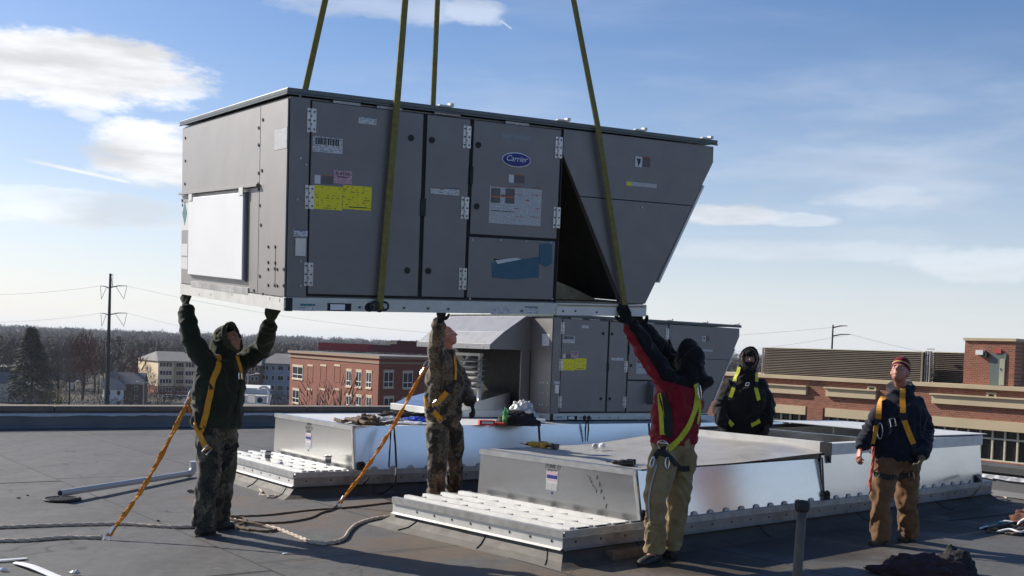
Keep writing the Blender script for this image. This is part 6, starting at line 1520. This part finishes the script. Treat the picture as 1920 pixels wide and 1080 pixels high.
# cream and blue-grey apartment blocks
def apt(label,x0,x1,yt,yb,Y_,cols,dep,wallm,basem,rot=0,roof=True,bay=None):
    A=EYE+pix(x0,yt)*(Y_/pix(x0,yt).y);q=pix(x1,yt);B=EYE+q*((Y_+rot)/q.y);B.z=A.z
    Fc=Face(A,B);T=thing('apartment_building',label,'building',V((A.x,A.y,GZ)));I=loc_inv(T);n=Fc.n
    A2=A-n*dep;B2=B-n*dep;st=(A.z-GZ)/4
    b=MB(I);b.prism([V((p.x,p.y,GZ+st)) for p in (A,B,B2,A2)],(0,0,A.z-GZ-st));put('wall',b,MT[wallm],T)
    b=MB(I);b.prism([V((p.x,p.y,GZ)) for p in (A+n*.1,B+n*.1,B2,A2)],(0,0,st-.01));put('base_wall',b,MT[basem],T)
    if roof:
        c=(A+B2)/2;vs=[];e=.8
        for p in (A,B,B2,A2):
            d=(p-c);d.z=0;vs.append(p+d.normalized()*e)
        r1=c-Fc.x*Fc.w*.32;r2=c+Fc.x*Fc.w*.32;r1.z=r2.z=A.z+3.2
        bz=[V((p.x,p.y,A.z-.15)) for p in vs];tz=[V((p.x,p.y,A.z+.1)) for p in vs]
        b=MB(I);b.add(bz+tz+[r1,r2],[(3,2,1,0),(0,1,5,4),(1,2,6,5),(2,3,7,6),(3,0,4,7),(4,5,9,8),(5,6,9),(6,7,8,9),(7,4,8)]);put('roof',b,MT['roof_grey'],T)
    if bay:
        for (c0,c1) in bay:
            b=MB(I);Fc.box(b,Fc.w*c0,Fc.w*c1,GZ+st,A.z-.2,.11,.9);put('bay',b,MT['beige_wall'],T)
    for r_ in range(4):
        for cfrac in cols:
            x=Fc.w*cfrac;z0=GZ+st*r_+.9;o_=.0
            if bay and any(c0<cfrac<c1 for c0,c1 in bay): o_=.9
            if r_==0: o_=.1
            b=MB(I);Fc.box(b,x-.5,x+.5,z0,z0+1.6,o_+.01,o_+.07);w=put('window',b,MT['frame_white'],T)
            b=MB(I);Fc.box(b,x-.4,x+.4,z0+.1,z0+1.5,o_+.02,o_+.085);put('pane',b,MT['glass_dark'],w)
    return T
apt('cream four storey apartment block with brick base and grey hip roof','' or 297,378,677,745,380,[.07,.14,.21,.28,.42,.48,.54,.66,.73,.80,.88,.95],26,'cream_wall','brick_far',8,True,[(.37,.58)])
apt('dark brown brick apartment block between the left man and the blue-grey block',440,489,684,745,352,[.15,.3,.5,.7,.85],18,'brown_wall','brown_wall',0,True)
apt('blue-grey apartment block with rows of windows left of the brick building',490,566,681,748,356,[.07,.15,.30,.45,.52,.68,.80,.92],20,'blue_wall','blue_wall',0,True)
# houses
def house(label,px,py,Y_,w_,d_,h,rh,rot,wall,roofm,nwin=2,cat='house'):
    q=pix(px,py);p=EYE+q*(Y_/q.y);z0=hgt(p.x,Y_);T=thing('house',label,cat,Matrix.Translation(V((p.x,Y_,z0)))@Matrix.Rotation(rot,4,'Z'))
    b=MB();b.add([(-w_/2,-d_/2,0),(w_/2,-d_/2,0),(w_/2,d_/2,0),(-w_/2,d_/2,0),(-w_/2,-d_/2,h),(w_/2,-d_/2,h),(w_/2,d_/2,h),(-w_/2,d_/2,h),(-w_/2,0,h+rh),(w_/2,0,h+rh)],[(0,3,2,1),(0,1,5,4),(2,3,7,6),(1,2,6,9,5),(3,0,4,8,7)]);put('wall',b,wall,T)
    b=MB();e=.4
    for s_ in(-1,1):
        P_=[(-w_/2-e,s_*(d_/2+e),h-e*rh/(d_/2)),(w_/2+e,s_*(d_/2+e),h-e*rh/(d_/2)),(w_/2+e,0,h+rh+.0),(-w_/2-e,0,h+rh+.0)]
        if s_>0:P_=P_[::-1]
        b.prism([(x,y,z+.02) for x,y,z in P_],(0,0,.16))
    rf=put('roof',b,roofm,T);b=MB();b.box((w_*.2,-.3,h+rh*.4),(w_*.2+.7,.4,h+rh+1.0));put('chimney',b,MT['brick_far'],rf)
    for fl_ in range(max(1,int(h/2.7))):
        for k in range(nwin):
            x=-w_/2+w_*(k+.5)/nwin;z=.9+fl_*2.7
            b=MB();b.box((x-.5,-d_/2-.05,z),(x+.5,-d_/2-.002,z+1.3));wn=put('window',b,MT['frame_white'],T);b=MB();b.box((x-.4,-d_/2-.08,z+.1),(x+.4,-d_/2-.051,z+1.2));put('pane',b,MT['glass_dark'],wn)
        for yy in (-d_*.22,d_*.22):
            for sx_ in(-1,1):
                x=sx_*w_/2;z=.9+fl_*2.7;b=MB();b.box((min(x,x+sx_*.05),yy-.4,z),(max(x,x+sx_*.05),yy+.4,z+1.3));wn=put('window',b,MT['glass_dark'],T)
    return T
house('white gabled house at the left edge beyond the woods',12,735,310,8,7,5.4,2.6,math.radians(24),MT['white_wall'],MT['roof_grey'])
house('long pale house with dark roof right of the white gabled house',46,735,315,13,7,3.4,2.2,math.radians(4),MT['blue_wall'],MT['roof_grey'],4)
house('brown flat roofed building above the white gabled house',18,706,420,20,12,6,.6,math.radians(5),MT['brown_wall'],MT['roof_grey'],4,'building')
house('small white house right beside the foot of the transmission pole',212,738,300,5,7,5.4,2.4,math.radians(22),MT['white_wall'],MT['roof_grey'])
house('dark house with pale roof edge right of the small white house',238,737,330,10,8,5.6,3.0,math.radians(8),MT['brown_wall'],MT['roof_grey'],3)
house('grey roofed house half hidden in the woods left of the wooden pole',118,700,470,12,9,5,3.2,math.radians(-12),MT['blue_wall'],MT['roof_white'],3)
# low building with white flat roof and small fans, behind the left man
q=pix(500,757);p=EYE+q*(122/q.y);T=thing('low_building','low flat roofed building with white parapet strip behind the left man','building',V((p.x,122,GZ)));I=loc_inv(T)
b=MB(I);b.prism([(-30,105,GZ),(-23,105,GZ),(-32,148,GZ),(-40,148,GZ)],(0,0,p.z-GZ));put('wall',b,MT['cream_wall'],T)
b=MB(I);b.prism([(-30.3,104.7,p.z+.005),(-22.7,104.7,p.z+.005),(-31.7,148.3,p.z+.005),(-40.3,148.3,p.z+.005)],(0,0,.25));put('roof',b,MT['roof_grey'],T)
b=MB(I);b.prism([(-34.4,138,p.z+.26),(-29.8,138,p.z+.26),(-31.9,148,p.z+.26),(-36.5,148,p.z+.26)],(0,0,.7));put('parapet',b,MT['roof_white'],T)
for k,x in enumerate((-28.4,-26.4)):
    tt=thing('roof_fan',('small rooftop fan unit on the low building, left of the gooseneck vent','small rooftop fan unit on the low building, under the gooseneck vent')[k],'fan unit',V((x,118,p.z+.26)));b=MB();b.box((-.5,-.5,0),(.5,.5,.7));b.box((-.6,-.6,.701),(.6,.6,.8));put('casing',b,MT['roof_white'],tt);b=MB();b.cyl((0,-.54,.35),(0,-.50,.35),.28,14);put('grille',b,MT['rubber'],tt)
tt=V((-26.0,120,p.z+.26));b=MB();b.tube(smooth_path([(0,0,0),(0,0,1.1),(-.3,0,1.6),(-.9,0,1.6),(-1.1,0,1.25)],4),.14,10);o=put('gooseneck_vent',b,MT['roof_white'],None,smooth=True);o.location=tt;tag(o,'pale gooseneck vent curving over the low flat roof','vent')
b=MB();b.box((-2,-.2,0),(12,.2,2.3));o=put('boundary_wall',b,MT['cream_wall']);q=pix(298,757);p2=EYE+q*(300/q.y);o.location=(p2.x,300,GZ);tag(o,'low cream wall at the foot of the cream apartment block','wall')
# cars
def car(label,px,Y_,rot,col,grp='cars parked below the woods'):
    q=pix(px,745);p=EYE+q*(Y_/q.y);T=thing('parked_car',label,'car',Matrix.Translation(V((p.x,Y_,GZ+.08)))@Matrix.Rotation(rot,4,'Z'),grp)
    b=MB();b.prism([(-2.2,-.85,.3),(2.2,-.85,.3),(2.25,-.85,.75),(1.3,-.85,.95),(.8,-.85,1.4),(-1.1,-.85,1.42),(-1.8,-.85,1.0),(-2.2,-.85,.85)],(0,1.7,0));put('body',b,mat('carpaint',col,.3),T,bevel=.06)
    b=MB();b.prism([(1.18,-.87,.98),(.74,-.87,1.33),(-1.05,-.87,1.35),(-1.6,-.87,1.0)],(0,1.74,0));put('side_window',b,MT['glass_dark'],T)
    for x in(-1.4,1.4):
        for y in(-.86,.72): b=MB();b.cyl((x,y,.33),(x,y+.14,.33),.33,14);put('wheel',b,MT['rubber'],T)
car('white car parked beside the small white house',243,292,.3,(.7,.7,.7));car('silver car parked right of the white car',258,288,.4,(.4,.42,.45));car('dark car parked nearest the cream apartment block',275,290,.2,(.05,.05,.06))
car('white car parked in front of the cream apartment block',318,352,.0,(.7,.7,.7),'cars in front of the apartment block');car('grey car parked right of the white car by the apartment block',331,352,.0,(.3,.3,.32),'cars in front of the apartment block');car('pale car parked at the door of the cream apartment block',347,352,.0,(.6,.6,.62),'cars in front of the apartment block')
# transmission poles and wires
MT['pole_dark']=mat('pole_dark',(.035,.03,.028),.8)
def tower(label,base,Y_,top,levels,th):
    q=pix(*top);t=EYE+q*(Y_/q.y);z0=GZ;T=thing('transmission_pole',label,'utility pole',V((t.x,Y_,z0)));I=loc_inv(T);att=[]
    b=MB(I);b.tube([(t.x,Y_,z0),(t.x,Y_,t.z)],[th*1.6,th*.7],10);put('pole',b,MT['pole_dark'],T)
    for (yl,xl,xr) in levels:
        for x in (xl,xr):
            if x is None: continue
            q=pix(x,yl);e=EYE+q*(Y_/q.y);b=MB(I);zc=e.z
            b.tube([(t.x,Y_,zc-.35),(t.x+(e.x-t.x)*.5,Y_,zc+.05),(e.x,Y_,zc+.1)],[.13,.1,.06],6);put('arm',b,MT['pole_dark'] if x==xr else MT['zinc_dull'],T)
            if th<.25: att.append(V((e.x,Y_,zc+.1)));continue
            b=MB(I);b.tube([(e.x,Y_,zc),(e.x-(e.x-t.x)*.16,Y_,zc-2.6)],.05,5);b.tube([(t.x+(e.x-t.x)*.35,Y_,zc-.1),(e.x-(e.x-t.x)*.16,Y_,zc-2.6)],.05,5);put('insulator',b,MT['zinc_dull'],T);att.append(V((e.x,Y_,zc+.1)))
    b=MB(I);
    return T,att
T1,A1=tower('tall dark transmission pole with three pairs of arms above the left woods',None,230,(207,513),[(516,None,212),(537,188,238),(588,189,238),(639,198,237)],.33)
T2,A2=tower('slim transmission pole with two arms behind the right building',None,210,(1562,609),[(612,None,1589),(628,None,1595)],.2)
def wire(label,a,c,sag,r=.035):
    a=V(a);c=V(c);n=30;pts=[a.lerp(c,i/n)+V((0,0,-sag*4*(i/n)*(1-i/n))) for i in range(n+1)];b=MB(Matrix.Translation(-a));b.tube(pts,r*.6,5);o=put('power_line',b,MT['wire']);o.location=a;tag(o,label,'power line','power lines')
MT['wire']=mat('wire',(.25,.27,.3),.6)
wire('upper power line from the transmission pole to the left edge',A1[1],(-150,215,A1[1].z+2.0),4);wire('lower power line from the transmission pole to the left edge',A1[3],(-150,215,A1[3].z+2.0),4)
wire('upper power line running right from the transmission pole behind the hanging unit',A1[2],A2[0],6);wire('middle power line running right from the transmission pole behind the hanging unit',A1[4],A2[1],8)
wire('power line from the slim pole to the right edge',A2[1],(150,250,6),4)
# wooden pole with street lamp
q=pix(130,760);p=EYE+q*(215/q.y);T=thing('wooden_pole','wooden utility pole with transformer and lamp arm beyond the left parapet','utility pole',V((p.x,215,GZ)));q=pix(131,704);t=EYE+q*(215/q.y)
b=MB(loc_inv(T));b.tube([(p.x,215,GZ),(t.x,215,t.z)],[.2,.13],8);put('pole',b,MT['trunk'],T)
b=MB(loc_inv(T));b.tube([(t.x-1.1,215,t.z-.4),(t.x+1.1,215,t.z-.4)],.07,5);put('crossarm',b,MT['trunk'],T);b=MB(loc_inv(T));b.cyl((t.x+.45,215,t.z-2.6),(t.x+.45,215,t.z-1.4),.3,12);put('transformer',b,MT['zinc_dull'],T)
b=MB(loc_inv(T));b.tube([(t.x,215,t.z-2),(t.x+1.4,215,t.z-1.1)],.05,5);b.ell((t.x+1.6,215,t.z-1.0),.35,.2,.12,8,5);put('lamp_head',b,MT['roof_white'],T)
for k,(px,py,Y_,lab) in enumerate(((465,700,160,'grey street lamp between the brown apartment block and the left man'),(270,716,250,'street lamp beyond the parked cars left of the cream block'),(463,713,240,'smaller street lamp further off behind the left man'))):
    if k==2: continue
    q=pix(px,py);t=EYE+q*(Y_/q.y);T=thing('street_lamp',lab,'street lamp',V((t.x,Y_,GZ)));h=t.z-GZ;b=MB();b.tube([(0,0,0),(0,0,h)],[.13,.08],8);put('pole',b,MT['zinc_dull'],T)
    for s_ in(-1,1): b=MB();b.tube([(0,0,h-.3),(s_*1.2,0,h)],.04,5);b.ell((s_*1.4,0,h),.4,.2,.12,8,5);put('lamp_head',b,MT['roof_white'],T)
# ---------- right building
A=V((15.401,89.600,0.416));B=V((33.245,67.800,0.556));A.z=B.z=V((31.985,70.000,0.596))[2]
Fc=Face(A,B);T=thing('school_building','long brick and tan stone building with dark ribbon windows at the right','building',V((B.x,B.y,GZ)));I=loc_inv(T)
X=lambda px,py=740:Fc.at(px,py)[0]
Zr=lambda py:Fc.at(1920,py)[1]     # heights measured at the right edge of the picture
n=Fc.n;zt_=A.z
A2=A-n*40;B2=B-n*40
zw1=Zr(811);zw0=Zr(871)
b=MB(I);b.prism([V((p.x,p.y,zw1-.02)) for p in (A,B,B2,A2)],(0,0,zt_-zw1-.25));put('wall',b,MT['brick_right'],T)
b=MB(I);b.prism([V((p.x,p.y,GZ)) for p in (A,B,B2,A2)],(0,0,zw0-GZ));put('wall',b,MT['brick_right'],T)
b=MB(I);b.prism([V((p.x,p.y,zt_-.26)) for p in (A+n*.25,B+n*.25,B2,A2)],(0,0,.26));put('coping',b,MT['stone_tan'],T)
b=MB(I);b.prism([V((p.x,p.y,zw0)) for p in (A-n*.35,B-n*.35,B2,A2)],(0,0,zw1-zw0-.021));put('window_glass',b,MT['glass_dark'],T)
segs=[(1430,1514),(1551,1645),(1750,2010)]
for (a0,a1) in segs:
    x0,x1=X(a0),X(a1)
    b=MB(I);Fc.box(b,x0,x1,Zr(767),Zr(750),0,.22);s=put('stone_band',b,MT['stone_tan'],T)
    b=MB(I);Fc.box(b,x0-.1,x1+.1,Zr(750)+.003,Zr(747),0,.36);put('drip_moulding',b,MT['stone_tan'],s)
    b=MB(I);Fc.box(b,x0,x1,zw1-.02,Zr(793),0,.18);put('stone_spandrel',b,MT['stone_tan'],T)
    # mullions and rails of the ribbon window
    k=x0;st_=X(1910)-X(1886)
    zr_=Zr(828)
    while k<=x1+.01:
        b=MB(I);Fc.box(b,k-.055,k+.055,zw0+.08,zw1-.022,-.348,-.2);put('mullion',b,MT['frame_cream'],T);k+=st_
    for (z0,z1,nm) in ((zr_-.05,zr_+.05,'rail'),(zw0,zw0+.08,'rail')):
        b=MB(I);Fc.box(b,x0,x1,z0,z1,-.346,-.195);put(nm,b,MT['frame_cream'],T)
for (a0,a1) in ((1322,1430),(1514,1551),(1645,1750)):
    b=MB(I);Fc.box(b,X(a0),X(a1),zw0,zw1-.021,-.34,.0);put('pier',b,MT['brick_right'],T)
b=MB(I);Fc.box(b,X(1518),X(1547),GZ,Zr(793),.0,.2);put('pier',b,MT['brick_right'],T)
for (a0,a1,y0,y1) in ((1626,1643,724,734),(1850,1869,736,747)):
    _,z1=Fc.at((a0+a1)/2,y0);_,z0=Fc.at((a0+a1)/2,y1);b=MB(I);Fc.box(b,X(a0),X(a1),z0,z1,0,.06);w=put('window',b,MT['stone_tan'],T);b=MB(I);Fc.box(b,X(a0)+.17,X(a1)-.17,z0+.12,z1-.12,.061,.075);put('pane',b,MT['glass_dark'],w)
# louvred plant screens
def on(px,py,off):
    d=pix(px,py);A_=Fc.A-n*off;return (EYE+d*((A_-EYE).dot(n)/d.dot(n)))
def screen(label,x0,x1,yt,yb,off,m,ns=15):
    p0=on(x0,yt,off);p1=on(x1,yt,off);zt2=on((x0+x1)/2,(yt[0] if isinstance(yt,tuple) else yt),off).z
    T=thing('plant_screen',label,'louvre screen',V((p0.x,p0.y,zt_)),'louvred screens on the right building');I=loc_inv(T)
    a0=(p0-Fc.A).dot(Fc.x);a1=(p1-Fc.A).dot(Fc.x);hh=zt2-zt_
    b=MB(I);Fc.box(b,a0,a1,zt_+.001,zt2-.06,-off-.35,-off-.3);put('backing',b,MT['louvre_back'],T)
    for k in range(ns):
        z=zt_+.08+(hh-.14)*k/ns;b=MB(I)
        q0=Fc.A+Fc.x*a0;q1=Fc.A+Fc.x*a1;q0.z=q1.z=0
        pr=[(z,-off),(z+.03,-off),(z+(hh-.14)/ns*.78,-off-.22),(z+(hh-.14)/ns*.78-.03,-off-.22)]
        b.prism([q0+n*dd+V((0,0,zz)) for zz,dd in pr],Fc.x*(a1-a0));put('louvre_slat',b,m,T)
    b=MB(I);Fc.box(b,a0,a1,zt2-.06,zt2,-off-.3,-off+.02);put('top_cap',b,MT['frame_cream'],T)
    for aa in (a0,a1-.12): b=MB(I);Fc.box(b,aa,aa+.12,zt_,zt2-.061,-off+.001,-off+.05);put('post',b,m,T)
    return T
MT['louvre']=mat('louvre',(.20,.165,.13),.6,.1,.1,.5);MT['louvre_back']=mat('louvre_back',(.03,.025,.022),.8);MT['louvre_b']=mat('louvre_b',(.13,.10,.08),.6)
screen('long brown louvred plant screen on the roof of the right building',1430,1732,655,705,1.2,MT['louvre'])
screen('short dark louvred screen between the long screen and the brick penthouse',1747,1812,660,715,2.2,MT['louvre_b'])
p0=on(1733,658,1.2);b=MB(Matrix.Translation(-V((p0.x,p0.y,zt_))));a0=(p0-Fc.A).dot(Fc.x);a1=(on(1746,658,1.2)-Fc.A).dot(Fc.x)
for k in range(3): Fc.box(b,a0+(a1-a0)*k/3+.02,a0+(a1-a0)*(k+.35)/3,zt_,p0.z,-1.5,-1.3)
for k in range(6): Fc.box(b,a0,a1,zt_+.2+k*.4,zt_+.28+k*.4,-1.62,-1.51)
o=put('steel_ladder',b,MT['zinc_dull']);o.location=V((p0.x,p0.y,zt_));tag(o,'dull steel ladder frame between the two louvred screens','ladder')
# brick penthouse with a door
p0=on(1810,634,1.0);p1=on(1905,636,1.0);ztp=(p0.z+p1.z)/2
P_=thing('brick_penthouse','brick stair penthouse with grey green door on the right building','penthouse',V((p1.x,p1.y,zt_)));I=loc_inv(P_)
b=MB(I);q=[p0,p1,p1-n*6,p0-n*6];b.prism([V((p.x,p.y,zt_)) for p in q],(0,0,ztp-zt_-.15));put('wall',b,MT['brick_right'],P_)
b=MB(I);c=sum(q,V((0,0,0)))/4;b.prism([V((p.x,p.y,ztp-.15))+(V((p.x-c.x,p.y-c.y,0)).normalized()*.15) for p in q],(0,0,.18));put('coping',b,MT['stone_tan'],P_)
PF=Face(V((p0.x,p0.y,0)),V((p1.x,p1.y,0)))
a0,zz=PF.at(1858,662);a1,_=PF.at(1888,662)
b=MB(I);PF.box(b,a0,a1,zt_+.02,zz,0,.06);dr=put('door_frame',b,MT['door_green'] if 'door_green' in MT else MT['blue_wall'],P_)
b=MB(I);PF.box(b,a0+(a1-a0)*.62,a1-.06,zt_+.04,zz-.35,.061,.09);put('door',b,mat('door_pale',(.33,.33,.24),.6),P_)
b=MB(I);PF.box(b,a0+(a1-a0)*.66,a0+(a1-a0)*.70,zt_+1.0,zt_+1.15,.091,.14);put('handle',b,MT['steel'],dr)
a_,z_=PF.at(1873,659);b=MB(I);PF.box(b,a_-.2,a_+.2,z_-.12,z_+.12,.01,.12);put('door_sign',b,MT['print_red'],P_)
a_,z_=PF.at(1841,661);b=MB(I);PF.box(b,a_-.25,a_+.25,z_-.15,z_+.15,.01,.35);put('wall_light',b,MT['frame_white'],P_)
a_,z_=PF.at(1850,664);b=MB(I);PF.box(b,a_-.15,a_+.15,z_-.18,z_+.1,.01,.3);put('camera_bracket',b,MT['rubber'],P_)

# ---------------- the air: one closed box of thin pale haze
b=MB();b.box((-7600,-7600,-42),(7600,7600,46))
m=bpy.data.materials.new('haze_air');m.use_nodes=True;N_=m.node_tree.nodes;N_.clear();L_=m.node_tree.links
pv=N_.new('ShaderNodeVolumePrincipled');pv.inputs['Density'].default_value=.00008;pv.inputs['Color'].default_value=(.80,.88,1,1);pv.inputs['Anisotropy'].default_value=.2
mo=N_.new('ShaderNodeOutputMaterial');L_.new(pv.outputs[0],mo.inputs['Volume'])
put('haze',b,m,kind='stuff')
SC.cycles.volume_bounces=0
